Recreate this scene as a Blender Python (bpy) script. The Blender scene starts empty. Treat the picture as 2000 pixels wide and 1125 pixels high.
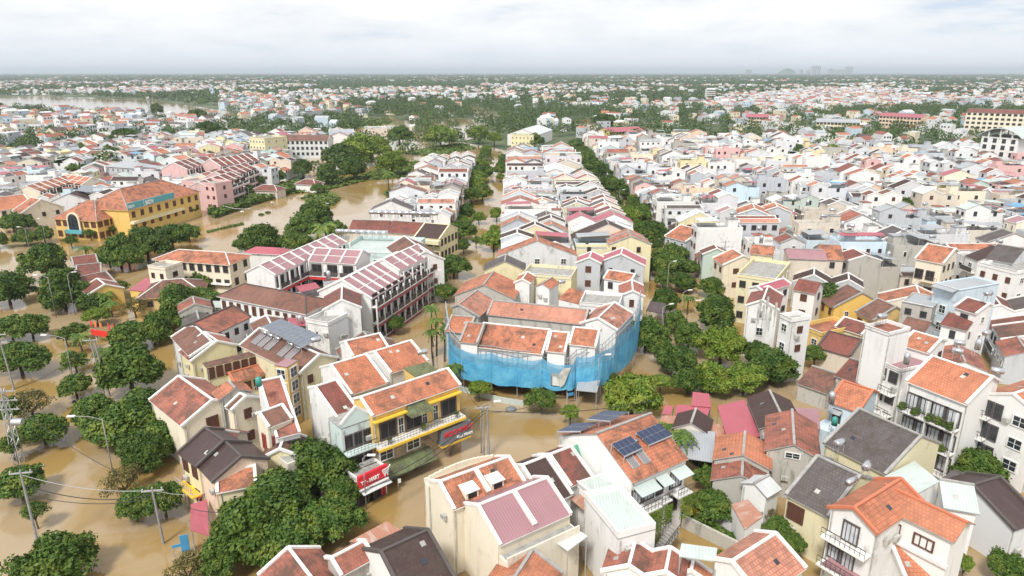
import bpy, math, random
import numpy as np
from mathutils import Vector, Matrix
random.seed(7); RNG=np.random.default_rng(7)
SC=bpy.context.scene; COL=SC.collection
R=math.radians
# ---------------------------------------------------------------- camera
CAM_H=50.0; FPX=1333.0; PITCH=math.atan((562.5-139.5)/FPX)
cd=bpy.data.cameras.new('camera'); cam=bpy.data.objects.new('camera',cd); COL.objects.link(cam)
cam.location=(0,0,CAM_H); cam.rotation_euler=(math.pi/2-PITCH,0,0)
cd.sensor_width=36; cd.lens=36*FPX/2000; cd.clip_end=60000; cd.clip_start=1
SC.camera=cam
# ---------------------------------------------------------------- world + sun
SUN_EL, SUN_AZ = R(52), R(205)
W=bpy.data.worlds.new('World'); SC.world=W; W.use_nodes=True
nt=W.node_tree; N=nt.nodes; Lk=nt.links; N.clear()
def nd(t,typ,**k):
    n=t.nodes.new(typ)
    for a,b in k.items():
        if a[0]=='_': n.inputs[a[1:].replace('_',' ')].default_value=b
        else: setattr(n,a,b)
    return n
out=nd(nt,'ShaderNodeOutputWorld'); bg=nd(nt,'ShaderNodeBackground'); bg2=nd(nt,'ShaderNodeBackground'); mx=nd(nt,'ShaderNodeMixShader')
sky=nd(nt,'ShaderNodeTexSky',sky_type='NISHITA',sun_disc=False,sun_elevation=SUN_EL,sun_rotation=SUN_AZ,air_density=1.0,dust_density=2.0)
Lk.new(sky.outputs[0],bg.inputs[0]); bg.inputs[1].default_value=0.075
tc=nd(nt,'ShaderNodeTexCoord'); sep=nd(nt,'ShaderNodeSeparateXYZ'); Lk.new(tc.outputs['Generated'],sep.inputs[0])
# flat cloud layer: direction projected on a plane overhead
za=nd(nt,'ShaderNodeMath',operation='MAXIMUM'); Lk.new(sep.outputs[2],za.inputs[0]); za.inputs[1].default_value=0.0
zb=nd(nt,'ShaderNodeMath',operation='ADD'); Lk.new(za.outputs[0],zb.inputs[0]); zb.inputs[1].default_value=0.22
dx=nd(nt,'ShaderNodeMath',operation='DIVIDE'); dy=nd(nt,'ShaderNodeMath',operation='DIVIDE')
Lk.new(sep.outputs[0],dx.inputs[0]); Lk.new(zb.outputs[0],dx.inputs[1]); Lk.new(sep.outputs[1],dy.inputs[0]); Lk.new(zb.outputs[0],dy.inputs[1])
cb=nd(nt,'ShaderNodeCombineXYZ'); Lk.new(dx.outputs[0],cb.inputs[0]); Lk.new(dy.outputs[0],cb.inputs[1])
n1=nd(nt,'ShaderNodeTexNoise',_Scale=1.25,_Detail=10.0,_Roughness=0.55,_Distortion=0.25); Lk.new(cb.outputs[0],n1.inputs[0])
n2=nd(nt,'ShaderNodeTexNoise',_Scale=3.4,_Detail=7.0,_Roughness=0.6); Lk.new(cb.outputs[0],n2.inputs[0])
mm=nd(nt,'ShaderNodeMath',operation='MULTIPLY_ADD'); Lk.new(n2.outputs[0],mm.inputs[0]); mm.inputs[1].default_value=0.35; Lk.new(n1.outputs[0],mm.inputs[2])
r1=nd(nt,'ShaderNodeValToRGB'); Lk.new(mm.outputs[0],r1.inputs[0])
e=r1.color_ramp.elements; e[0].position=0.47; e[0].color=(0.66,0.76,0.90,1); e[1].position=0.80; e[1].color=(1.14,1.14,1.15,1)
e2=r1.color_ramp.elements.new(0.58); e2.color=(0.93,0.95,0.98,1)
# a slightly bluer, dimmer band low over the horizon
hz=nd(nt,'ShaderNodeMapRange'); hz.inputs[1].default_value=0.0; hz.inputs[2].default_value=0.075; Lk.new(za.outputs[0],hz.inputs[0])
mc=nd(nt,'ShaderNodeMix',data_type='RGBA'); Lk.new(hz.outputs[0],mc.inputs[0]); mc.inputs[6].default_value=(0.84,0.90,0.97,1); Lk.new(r1.outputs[0],mc.inputs[7])
Lk.new(mc.outputs[2],bg2.inputs[0]); bg2.inputs[1].default_value=0.79
mx.inputs[0].default_value=0.88; Lk.new(bg.outputs[0],mx.inputs[1]); Lk.new(bg2.outputs[0],mx.inputs[2]); Lk.new(mx.outputs[0],out.inputs[0])
sl=bpy.data.lights.new('sun','SUN'); sl.energy=3.0; sl.angle=R(11); sl.color=(1,0.965,0.9)
so=bpy.data.objects.new('sun',sl); COL.objects.link(so)
sd=Vector((math.sin(SUN_AZ)*math.cos(SUN_EL),math.cos(SUN_AZ)*math.cos(SUN_EL),math.sin(SUN_EL)))
so.rotation_euler=(-sd).to_track_quat('-Z','Y').to_euler()
SC.view_settings.view_transform='Standard'; SC.view_settings.look='None'; SC.view_settings.exposure=0.47; SC.view_settings.gamma=1
# ---------------------------------------------------------------- pixel -> world
_c,_s=math.cos(PITCH),math.sin(PITCH)
def P(u,v,z=0.0):
    x=(u-1000)/FPX; y=(562.5-v)/FPX
    d=Vector((x,_c+y*_s,-_s+y*_c)); t=(z-CAM_H)/d.z
    return Vector((d.x*t,d.y*t,z))
def px(p):
    d=(p[0],p[1],p[2]-CAM_H); f=d[1]*_c-d[2]*_s
    if f<1: return (-9999,-9999)
    return (1000+FPX*d[0]/f, 562.5-FPX*(d[1]*_s+d[2]*_c)/f)
# ---------------------------------------------------------------- materials
MAT={}
def newmat(name):
    m=bpy.data.materials.new(name); m.use_nodes=True; t=m.node_tree
    b=t.nodes['Principled BSDF']; return m,t,b
def mixc(t,f,a,b,mode='MIX'):
    m=nd(t,'ShaderNodeMix',data_type='RGBA',blend_type=mode)
    for i,x in ((0,f),(6,a),(7,b)):
        if isinstance(x,(int,float)): m.inputs[i].default_value=x
        elif isinstance(x,tuple): m.inputs[i].default_value=(*x[:3],1)
        else: t.links.new(x,m.inputs[i])
    return m.outputs[2]
def noise(t,vec,scale,detail=4,rough=.55,dist=0):
    n=nd(t,'ShaderNodeTexNoise',_Scale=scale,_Detail=detail,_Roughness=rough,_Distortion=dist); t.links.new(vec,n.inputs[0]); return n.outputs[0]
def ramp(t,f,a,b):
    r=nd(t,'ShaderNodeMapRange'); r.inputs[1].default_value=a; r.inputs[2].default_value=b; t.links.new(f,r.inputs[0]); return r.outputs[0]
def mul(t,a,k):
    m=nd(t,'ShaderNodeMath',operation='MULTIPLY'); t.links.new(a,m.inputs[0])
    if isinstance(k,(int,float)): m.inputs[1].default_value=k
    else: t.links.new(k,m.inputs[1])
    return m.outputs[0]
def scaled(t,vec,s):
    m=nd(t,'ShaderNodeMapping'); m.inputs[3].default_value=s; t.links.new(vec,m.inputs[0]); return m.outputs[0]
def bump(t,b,h,st,dist=.05):
    n=nd(t,'ShaderNodeBump',_Strength=st,_Distance=dist); t.links.new(h,n.inputs['Height']); t.links.new(n.outputs[0],b.inputs['Normal'])
def wall_mat(name,col,dirt=.25):
    m,t,b=newmat(name); g=nd(t,'ShaderNodeNewGeometry').outputs['Position']
    st=noise(t,scaled(t,g,(.9,.9,.16)),1.0,5,.62,.3); bl=noise(t,g,.35,4)
    dark=(col[0]*.42,col[1]*.41,col[2]*.38)
    c=mixc(t,mul(t,ramp(t,st,.54,.74),dirt*2.0),col,dark)
    c=mixc(t,mul(t,ramp(t,bl,.4,.75),dirt*.6),c,(col[0]*.72,col[1]*.7,col[2]*.66))
    oi=nd(t,'ShaderNodeObjectInfo').outputs['Random']; c=mixc(t,ramp(t,oi,-.6,4),c,(.5,.5,.5)); mo=noise(t,scaled(t,g,(.5,.5,.3)),1.0,6,.7,.4); c=mixc(t,mul(t,mul(t,ramp(t,mo,.56,.68),ramp(t,oi,.25,.9)),.62),c,(.17,.155,.125))
    t.links.new(c,b.inputs['Base Color']); b.inputs['Roughness'].default_value=.85
    bump(t,b,noise(t,g,3,3),.15); MAT[name]=m; return m
def tile_mat(name,col,dirt=.35,rowh=.42,dirtc=(.05,.035,.025),moss=0):
    m,t,b=newmat(name); uv=nd(t,'ShaderNodeUVMap').outputs[0]; g=nd(t,'ShaderNodeNewGeometry').outputs['Position']
    br=nd(t,'ShaderNodeTexBrick',_Scale=1.0,offset=.5); br.inputs['Brick Width'].default_value=.36; br.inputs['Row Height'].default_value=rowh
    br.inputs['Mortar Size'].default_value=.035; br.inputs['Mortar Smooth'].default_value=.4
    br.inputs['Color1'].default_value=(*[min(1,x*1.12) for x in col],1); br.inputs['Color2'].default_value=(*[x*.86 for x in col],1)
    br.inputs['Mortar'].default_value=(*[x*.52 for x in col],1); t.links.new(uv,br.inputs[0])
    d1=noise(t,g,.28,5,.65,.5); d2=noise(t,g,1.9,4,.6)
    c=mixc(t,mul(t,ramp(t,d1,.47,.72),dirt),br.outputs[0],dirtc)
    c=mixc(t,mul(t,ramp(t,d2,.5,.75),dirt*.8),c,(col[0]*.5,col[1]*.48,col[2]*.5)); c=mixc(t,mul(t,ramp(t,noise(t,scaled(t,uv,(1.3,.22,1)),1.0,5,.65),.5,.72),min(1,dirt*1.5)),c,(col[0]*.36,col[1]*.36,col[2]*.4)); c=mixc(t,mul(t,ramp(t,noise(t,g,.13,3),.45,.62),.35),c,(col[0]*1.05,col[1]*1.25,col[2]*1.35))
    if dirt>.5: c=mixc(t,mul(t,ramp(t,noise(t,g,4.5,3),.66,.74),.5),c,(.32,.2,.16))
    oi=nd(t,'ShaderNodeObjectInfo').outputs['Random']; c=mixc(t,mul(t,oi,.22),c,(col[0]*.6,col[1]*.66,col[2]*.74))
    c=mixc(t,mul(t,mul(t,ramp(t,noise(t,g,.55,6,.7,.6),.46,.6),ramp(t,oi,-.1,.8)),.7),c,(.055,.04,.03))
    t.links.new(c,b.inputs['Base Color']); b.inputs['Roughness'].default_value=.7
    bump(t,b,br.outputs['Fac'],-.5,.05); MAT[name]=m
def metal_mat(name,col,dirt=.3,rust=(.16,.06,.03),rough=.45,pitch=3.2):
    m,t,b=newmat(name); uv=nd(t,'ShaderNodeUVMap').outputs[0]; g=nd(t,'ShaderNodeNewGeometry').outputs['Position']
    w=nd(t,'ShaderNodeTexWave',wave_type='BANDS',bands_direction='X',wave_profile='SIN',_Scale=pitch/3.14); t.links.new(uv,w.inputs[0])
    d1=noise(t,scaled(t,uv,(1,.25,1)),1.2,5,.65,.3); c=mixc(t,mul(t,w.outputs[0],.35),col,tuple(x*.62 for x in col))
    c=mixc(t,mul(t,ramp(t,d1,.5,.7),dirt),c,rust); c=mixc(t,ramp(t,noise(t,g,.2,3),.3,1.4),c,tuple(x*.5 for x in col))
    t.links.new(c,b.inputs['Base Color']); b.inputs['Roughness'].default_value=rough
    bump(t,b,w.outputs[0],.35,.05); MAT[name]=m
def plain(name,col,rough=.6,metal=0,spec=.5,var=.12):
    m,t,b=newmat(name); g=nd(t,'ShaderNodeNewGeometry').outputs['Position']
    c=mixc(t,mul(t,ramp(t,noise(t,g,1.3,4),.35,.7),var*2),col,tuple(x*.5 for x in col))
    t.links.new(c,b.inputs['Base Color']); b.inputs['Roughness'].default_value=rough; b.inputs['Metallic'].default_value=metal
    b.inputs['Specular IOR Level'].default_value=spec; MAT[name]=m
WALLS=dict(W=('white',(.80,.79,.77)),C=('cream',(.80,.71,.54)),Y=('golden yellow',(.72,.46,.07)),L=('pale yellow',(.76,.67,.37)),B=('pale blue',(.56,.70,.80)),
 K=('pink',(.72,.42,.40)),G=('grey',(.47,.50,.54)),M=('mint green',(.45,.58,.50)),N=('beige',(.66,.57,.46)),D=('weathered concrete',(.42,.40,.35)),
 P=('peach',(.78,.56,.38)),V=('pale violet',(.62,.62,.74)),Q=('light grey',(.66,.67,.69)),T=('pale turquoise',(.56,.70,.67)))
for k,(nm,c) in WALLS.items(): wall_mat('wall_'+k,c,.75 if k=='D' else (.19 if k in 'WBC' else .26))
ROOFS=dict(O=('orange tiled',(.50,.175,.09)),R=('terracotta tiled',(.38,.125,.08)),A=('red brown tiled',(.24,.07,.05)),D=('dark brown tiled',(.060,.028,.024)),S=('slate brown tiled',(.115,.095,.09)),
 X=('salmon tiled',(.52,.22,.145)),E=('weathered brown tiled',(.22,.095,.065)))
for k,(nm,c) in ROOFS.items(): tile_mat('roof_'+k,c,{'D':.55,'E':.8,'A':.65,'S':.45,'R':.6}.get(k,.46),moss=0)
METALS=dict(K=('crimson metal',(.42,.10,.13)),T=('grey tin',(.38,.40,.42)),M=('mint metal',(.52,.59,.56)),P=('mauve metal',(.36,.19,.21)),H=('rusty tin',(.42,.20,.13)),
 U=('blue metal',(.15,.36,.58)),F=('white metal',(.62,.64,.64)),J=('black brown metal',(.06,.035,.033)),Z=('green metal',(.10,.36,.24)))
for k,(nm,c) in METALS.items(): metal_mat('roof_'+k,c,.75 if k=='H' else .22, rust=(.55,.5,.45) if k=='H' else (.2,.13,.1))
ROOFN={**{k:v[0] for k,v in ROOFS.items()},**{k:v[0] for k,v in METALS.items()}}
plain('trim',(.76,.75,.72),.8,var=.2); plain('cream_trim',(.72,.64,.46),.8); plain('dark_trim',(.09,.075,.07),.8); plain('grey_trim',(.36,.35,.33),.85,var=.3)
plain('orange_trim',(.52,.17,.09),.7); plain('yellow_trim',(.78,.50,.05),.7); plain('red_trim',(.55,.05,.05),.6); plain('maroon',(.30,.08,.10),.6)
plain('terrace',(.36,.35,.33),.9,var=.4); plain('steel',(.62,.63,.65),.25,.9); plain('pole',(.30,.29,.28),.8,var=.3); plain('galv',(.55,.57,.6),.4,.6)
plain('glass',(.03,.04,.05),.12,0,.6,var=.3); plain('dark',(.022,.02,.02),.7,var=.3); plain('brown',(.11,.045,.03),.6); plain('redwood',(.28,.05,.05),.6); plain('curtain',(.55,.57,.6),.8,var=.35)
plain('panel',(.035,.05,.10),.15,.1,.6,var=.2); plain('panelgrey',(.17,.19,.23),.2,.2,.6,var=.2); plain('collector',(.26,.24,.24),.25,.3,.6); plain('cable',(.03,.03,.03),.7); plain('whitecable',(.36,.36,.36),.6)
plain('bark',(.10,.075,.055),.9,var=.3); plain('signred',(.72,.03,.05),.5,var=.05); plain('white',(.85,.85,.85),.5,var=.02); plain('signgrey',(.17,.18,.20),.5,var=.05)
plain('teal',(.10,.37,.42),.5,var=.05); plain('blue',(.04,.18,.45),.4); plain('orange',(.85,.22,.05),.6); plain('skin',(.45,.25,.17),.6); plain('navy',(.03,.05,.14),.8); plain('green_tank',(.05,.28,.24),.4)
plain('yellow',(.85,.6,.05),.5); plain('redflag',(.75,.04,.03),.6); plain('signblue',(.06,.30,.55),.5); plain('dirty_white',(.5,.49,.45),.8,var=.4); plain('stone',(.42,.30,.19),.85,var=.5)
tile_mat('thatch',(.15,.17,.07),.5,.5); tile_mat('stonebrick',(.50,.36,.23),.4,.3)
def leafmat(name,a,b,c,tr=.0):
    m,t,bs=newmat(name); g=nd(t,'ShaderNodeNewGeometry'); oc=nd(t,'ShaderNodeTexCoord').outputs['Object']; oi=nd(t,'ShaderNodeObjectInfo').outputs['Random']
    x=mixc(t,g.outputs['Random Per Island'],a,b); x=mixc(t,ramp(t,noise(t,oc,.42,3),.46,.62),x,c); 
    x=mixc(t,mul(t,oi,.6),x,(a[0]*1.9,a[1]*1.35,a[2]*.8))
    t.links.new(x,bs.inputs['Base Color']); bs.inputs['Roughness'].default_value=.6; bs.inputs['Specular IOR Level'].default_value=.25; MAT[name]=m
leafmat('leaf_dark',(.018,.050,.008),(.070,.125,.020),(.12,.175,.026)); leafmat('leaf_mid',(.024,.064,.010),(.095,.165,.026),(.16,.205,.035))
leafmat('leaf_light',(.055,.115,.012),(.15,.225,.03),(.22,.26,.04)); leafmat('leaf_dry',(.06,.07,.02),(.15,.14,.06),(.19,.15,.08)); leafmat('leaf_far',(.030,.068,.02),(.075,.13,.035),(.11,.155,.045))
leafmat('grassleaf',(.05,.095,.02),(.11,.17,.035),(.15,.19,.05))
# ---------------------------------------------------------------- mesh builder
class MB:
    def __init__(s): s.v=[]; s.f=[]; s.m=[]; s.mats=[]
    def mi(s,m):
        if m not in s.mats: s.mats.append(m)
        return s.mats.index(m)
    def poly(s,pts,m):
        i=len(s.v); s.v+= [tuple(p) for p in pts]; s.f.append(tuple(range(i,i+len(pts)))); s.m.append(s.mi(m))
    def slab(s,pts,th,m,ms=None):      # pts counter-clockwise seen from above; thickness goes down
        ms=ms or m; lo=[Vector(p)-Vector((0,0,th)) for p in pts]; s.poly(pts,m); s.poly(lo[::-1],ms)
        for i in range(len(pts)):
            j=(i+1)%len(pts); s.poly([pts[i],lo[i],lo[j],pts[j]],ms)
    def box(s,o,a,b,c,m,bottom=True):     # corner + three edge vectors
        o=Vector(o);a=Vector(a);b=Vector(b);c=Vector(c)
        if a.cross(b).dot(c)<0: a,b=b,a
        q=[o,o+a,o+a+b,o+b]; t=[p+c for p in q]; s.poly(t,m)
        if bottom: s.poly(q[::-1],m)
        for i in range(4): s.poly([q[i],q[(i+1)%4],t[(i+1)%4],t[i]],m)
    def bar(s,a,b,w,m,h=None):
        a=Vector(a);b=Vector(b);d=(b-a)
        if d.length<1e-4: return
        d.normalize(); h=h or w
        x=d.cross(Vector((0,0,1)));
        if x.length<.05: x=Vector((1,0,0))
        x.normalize(); y=x.cross(d).normalized(); s.box(a-x*w/2-y*h/2,b-a,x*w,y*h,m)
    def tube(s,pts,rads,m,n=8):
        rings=[]
        for i,p in enumerate(pts):
            p=Vector(p); q=Vector(pts[min(i+1,len(pts)-1)])-Vector(pts[max(i-1,0)]); q.normalize()
            x=q.cross(Vector((0,1,0.01))); x= x.normalized() if x.length>.05 else Vector((1,0,0)); y=q.cross(x)
            k=len(s.v); r=rads[i] if hasattr(rads,'__len__') else rads
            for j in range(n): s.v.append(tuple(p+(x*math.cos(j*6.2832/n)+y*math.sin(j*6.2832/n))*r))
            rings.append(k)
        mi=s.mi(m)
        for a,b in zip(rings,rings[1:]):
            for j in range(n): s.f.append((a+j,a+(j+1)%n,b+(j+1)%n,b+j)); s.m.append(mi)
        s.f.append(tuple(rings[0]+j for j in range(n))[::-1]); s.m.append(mi); s.f.append(tuple(rings[-1]+j for j in range(n))); s.m.append(mi)
    def build(s,name,parent=None,off=None,smooth=False):
        me=bpy.data.meshes.new(name); v=s.v
        if off is not None: v=[(a-off[0],b-off[1],c-off[2]) for a,b,c in v]
        me.from_pydata(v,[],s.f)
        for m in s.mats: me.materials.append(MAT[m])
        me.polygons.foreach_set('material_index',s.m)
        uv=me.uv_layers.new(name='UVMap'); data=[]
        for p in me.polygons:
            n=p.normal
            if abs(n.z)>.999 : ux=Vector((1,0,0)); 
            else: ux=Vector((-n.y,n.x,0)).normalized()
            uy=n.cross(ux)
            for vi in p.vertices:
                c=Vector(s.v[vi]); data+= [c.dot(ux),c.dot(uy)]
        uv.data.foreach_set('uv',data)
        if smooth: me.polygons.foreach_set('use_smooth',[True]*len(me.polygons))
        o=bpy.data.objects.new(name,me); COL.objects.link(o)
        if parent: o.parent=parent
        return o
def tag(o,label=None,cat=None,group=None,kind=None):
    for k,v in (('label',label),('category',cat),('group',group),('kind',kind)):
        if v: o[k]=v
    return o
def empty(name,loc,label=None,cat=None,group=None):
    o=bpy.data.objects.new(name,None); COL.objects.link(o); o.location=loc; o.empty_display_size=.5; return tag(o,label,cat,group)
def copytree(o,loc=None,rz=None,sc=None,parent=None):
    c=o.copy(); COL.objects.link(c); c.parent=parent
    if loc is not None: c.location=loc
    if rz is not None: c.rotation_euler=(0,0,rz)
    if sc is not None: c.scale=sc if hasattr(sc,'__len__') else (sc,sc,sc)
    for ch in o.children: copytree(ch,parent=c)
    return c
# ---------------------------------------------------------------- windows (unit meshes: x width 0..1, z height 0..1, front towards +y)
WIN={}
def winmesh(key,frame,pane,bars,hb):
    f=MB(); X,Y,Z=Vector((1,0,0)),Vector((0,1,0)),Vector((0,0,1)); t=.08; d=.10
    f.box((0,0,0),X*t,Y*d,Z,frame); f.box((1-t,0,0),X*t,Y*d,Z,frame); f.box((t,0,0),X*(1-2*t),Y*d,Z*t,frame); f.box((t,0,1-t),X*(1-2*t),Y*d,Z*t,frame)
    for i in range(1,bars+1): f.box((i/(bars+1)-.02,0,t),X*.04,Y*d*.8,Z*(1-2*t),frame)
    for i in range(1,hb+1): f.box((t,0,i/(hb+1)-.015),X*(1-2*t),Y*d*.7,Z*.03,frame)
    p=MB(); p.box((t*.5,.0,t*.5),X*(1-t),Y*.05,Z*(1-t),pane)
    a=f.build('window'); b=p.build('pane'); WIN[key]=(a.data,b.data)
    for o in (a,b): bpy.data.objects.remove(o)
winmesh('g','trim','glass',1,1); winmesh('s','brown','brown',2,0); winmesh('d','dark_trim','dark',1,0); winmesh('c','dark_trim','curtain',3,0)
winmesh('r','redwood','redwood',1,2); winmesh('o','trim','dark',0,0); winmesh('k','dark_trim','glass',2,1); winmesh('j','brown','dark',2,1)
FOOT=[]   # footprints of what is built: (centre, d, n, half length, front, back)
ALL=[]
class House:
    def __init__(s,name,label,cat,O,d,n,L,hf,hb,ze,group=None,base=-1.5):
        s.d=Vector((d[0],d[1],0)).normalized(); s.n=Vector((n[0],n[1],0)).normalized(); s.O=Vector((O[0],O[1],0)); s.L=L; s.hf=hf; s.hb=hb; s.ze=ze; s.base=base
        s.root=empty(name,s.O,label,cat,group); s.dist=s.O.length; FOOT.append((s.O,s.d,s.n,L/2,hf,hb)); s.parts={}; ALL.append(s); s.windows=0
    def pt(s,a,b,z): return s.O+s.d*a+s.n*b+Vector((0,0,z))
    def part(s,name,mb,smooth=False,parent=None):
        if not mb.f: return None
        return mb.build(name,parent or s.root,s.O,smooth)
    def side(s,i):    # 0 front(+n) 1 end(+d) 2 back 3 end(-d): start corner, along dir (viewer's left to right from outside), outward, length
        h=s.L/2
        if i==0: c,al,o,l=s.pt(-h,s.hf,0),s.d,s.n,s.L
        elif i==2: c,al,o,l=s.pt(h,-s.hb,0),-s.d,-s.n,s.L
        elif i==1: c,al,o,l=s.pt(h,s.hf,0),-s.n,s.d,s.hf+s.hb
        else: c,al,o,l=s.pt(-h,-s.hb,0),s.n,-s.d,s.hf+s.hb
        # make 'along' run left to right seen from outside
        if al.cross(o).z<0: c=c+al*l; al=-al     # along x outward should point down for left->right ; flip otherwise
        c2=c+al*l
        return c2,-al,o,l
    def facing(s,i):
        c,al,o,l=s.side(i); return o.dot(-(c+al*l/2).normalized())>.05
    def win(s,i,z,xs,w=1.1,h=1.4,k='g',out=.0,name='window'):
        c,al,o,l=s.side(i)
        for x in xs:
            p=c+al*(x*l-w/2)+o*(out+.003); p.z=z; f,pn=WIN[k]
            ob=bpy.data.objects.new(name,f); COL.objects.link(ob); ob.parent=s.root; ob.location=p-s.O
            ob.rotation_euler=(0,0,math.atan2(al.y,al.x)); ob.scale=(w,-1.3 if al.cross(o).z<0 else 1.3,h)
            q=bpy.data.objects.new('pane',pn); COL.objects.link(q); q.parent=ob; s.windows+=1
    def winauto(s,i,cols,k='g',w=1.1,h=1.4,floor=3.3,ztop=None,drop=2.1,rows=9):
        z=(ztop or s.ze)-drop; r=0
        while z>.4 and r<rows: s.win(i,z,[(j+.5)/cols for j in range(cols)],w,h,k); z-=floor; r+=1
    def box(s,i,x0,x1,z0,z1,o0,o1,m,name,mb=None):
        c,al,o,l=s.side(i); b=mb or MB(); q=c+al*x0*l+o*o0; q.z=z0
        b.box(q,al*(x1-x0)*l,o*(o1-o0),Vector((0,0,z1-z0)),m)
        if mb is None: return s.part(name,b)
    def balcony(s,i,z,x0=0,x1=1,depth=1.1,m='trim',rail='dark_trim',rh=1.0,bars=True):
        c,al,o,l=s.side(i); b=MB(); s.box(i,x0,x1,z-.18,z,.003,depth,m,'',b); sl=s.part('balcony',b)
        r=MB(); A=c+al*x0*l+o*(depth-.06); B=c+al*x1*l+o*(depth-.06); A.z=B.z=z+rh; r.bar(A,B,.07,rail)
        if bars:
            n=max(2,int((B-A).length/.45))
            for j in range(n+1):
                q=A.lerp(B,j/n); r.bar(q-Vector((0,0,rh)),q,.035,rail)
            q0=A.copy(); q0.z=z+rh*.5; q1=B.copy(); q1.z=z+rh*.5; r.bar(q0,q1,.04,rail)
        else:
            q=A.copy(); q.z=z; r.box(q,B-A,o*.06,Vector((0,0,rh-.05)),rail)
        s.part('railing',r,parent=sl)
    def awning(s,i,z,x0,x1,depth,m='roof_T',drop=.5):
        c,al,o,l=s.side(i); a=c+al*x0*l; b=c+al*x1*l; a.z=b.z=z; e=o*depth-Vector((0,0,drop)); mb=MB()
        q=[a+o*.01,b+o*.01,b+e,a+e]
        if (q[1]-q[0]).cross(q[2]-q[1]).z<0: q=q[::-1]
        mb.slab(q,.06,m); s.part('awning',mb)
def gable_core(h,O,d,n,L,hf,hb,zr,slope,wm,rm,trim=None,ov=.25,base=-1.5,hip=False,mw=None,mr=None,mt=None,ridge=None,eo=.3):
    """walls + roof slabs, in world space. d = ridge direction, n = front"""
    mw=mw if mw is not None else MB(); mr=mr if mr is not None else MB(); mt=mt if mt is not None else MB()
    O=Vector((O[0],O[1],0)); Z=Vector((0,0,1))
    zf=zr-slope*hf; zb=zr-slope*hb; pt=lambda a,b,z:O+d*a+n*b+Z*z
    H=L/2; th=.14; W0=H
    def q(m,*p):
        p=list(p); m_=(p[1]-p[0]).cross(p[2]-p[1]); mw.poly(p if True else p[::-1],m)
    fz,bz=zf-.02,zb-.02; g=zr-.05
    mw.poly([pt(-H,hf,base),pt(H,hf,base),pt(H,hf,fz),pt(-H,hf,fz)],wm); mw.poly([pt(-H,-hb,base),pt(H,-hb,base),pt(H,-hb,bz),pt(-H,-hb,bz)],wm)
    for sg in (-1,1):
        if hip: mw.poly([pt(sg*H,-hb,base),pt(sg*H,hf,base),pt(sg*H,hf,fz),pt(sg*H,-hb,bz)],wm)
        else: mw.poly([pt(sg*H,-hb,base),pt(sg*H,hf,base),pt(sg*H,hf,fz),pt(sg*H,0,g),pt(sg*H,-hb,bz)],wm)
    if hip:
        hh=min(H*.95,hf*.9); a,b=pt(-H+hh,0,zr+.1),pt(H-hh,0,zr+.1); e1=.45
        c=[pt(-H-e1,hf+e1,zf-slope*e1+.1),pt(H+e1,hf+e1,zf-slope*e1+.1),pt(H+e1,-hb-e1,zb-slope*e1+.1),pt(-H-e1,-hb-e1,zb-slope*e1+.1)]
        for f in ([c[0],c[1],b,a],[c[1],c[2],b],[c[2],c[3],a,b],[c[3],c[0],a]): mr.poly(f,rm)
        mr.poly([x-Z*.12 for x in c],wm)
        for i in range(4): mr.poly([c[i],c[(i+1)%4],c[(i+1)%4]-Z*.12,c[i]-Z*.12],wm)
        if trim:
            for p,r_ in ((c[0],a),(c[1],b),(c[2],b),(c[3],a),(a,b)): mt.bar(p+Z*.06,r_+Z*.06,.22,trim,.14)
    else:
        o=ov
        for sg,hh,ze in ((1,hf,zf),(-1,hb,zb)):
            if hh<.3: continue
            a=[pt(-H-o,0,zr+.08),pt(H+o,0,zr+.08),pt(H+o,sg*(hh+eo),ze-slope*eo+.08),pt(-H-o,sg*(hh+eo),ze-slope*eo+.08)]
            up=(a[1]-a[0]).cross(a[2]-a[1]).z
            mr.slab(a if up>0 else a[::-1],th,rm,trim or 'grey_trim')
            if trim:
                for s2 in (-1,1):
                    mt.bar(pt(s2*(H+o-.14),0,zr+.16),pt(s2*(H+o-.14),sg*(hh+eo),ze-slope*eo+.16),.34,trim,.26)
        rc=ridge or trim or 'grey_trim'
        mt.bar(pt(-H-o,0,zr+.14),pt(H+o,0,zr+.14),.3,rc,.16)
    return mw,mr,mt
def solve(R1,R2,E2,zr,slope):
    r1,r2=P(*R1,zr),P(*R2,zr); d=(r2-r1); d.z=0; L=d.length; d.normalize(); nn=Vector((-d.y,d.x,0)); half=4
    for _ in range(60):
        e=P(*E2,zr-slope*abs(half)); t=(e-r2).dot(nn); half=half*.6+t*.4 if abs(t)<60 else half
    n=nn if half>0 else -nn; O=(r1+r2)/2; return O,d,n,L,abs(half)
def G(name,label,R1,R2,E2,zr,slope=.5,wall='W',roof='O',trim='trim',back=1.0,hip=False,cat='house',ov=.2,win='auto',fl=3.3,group=None,minh=1.5,eo=.3,ridge=None,half=None,base=-1.5):
    hv=half; O,d,n,L,half=solve(R1,R2,E2,zr,slope)
    if hv:
        half=hv; n=n if n.dot(-O)>0 else -n
    half=max(half,minh); hb=max(half*back,.31)
    if hip: L=L+2*half*.9
    h=House(name,label,cat,O,d,n,L,half,hb,zr-slope*half,group,base=base)
    mw,mr,mt=gable_core(h,O,d,n,L,half,hb,zr,slope,'wall_'+wall,'roof_'+roof,trim,hip=hip,ov=ov,eo=eo,ridge=ridge,base=base)
    h.zr=zr; h.slope=slope
    h.part('wall',mw); h.part('roof',mr); h.part('coping' if trim else 'ridge_cap',mt)
    if win=='auto': autowin(h,fl)
    return h
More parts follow.
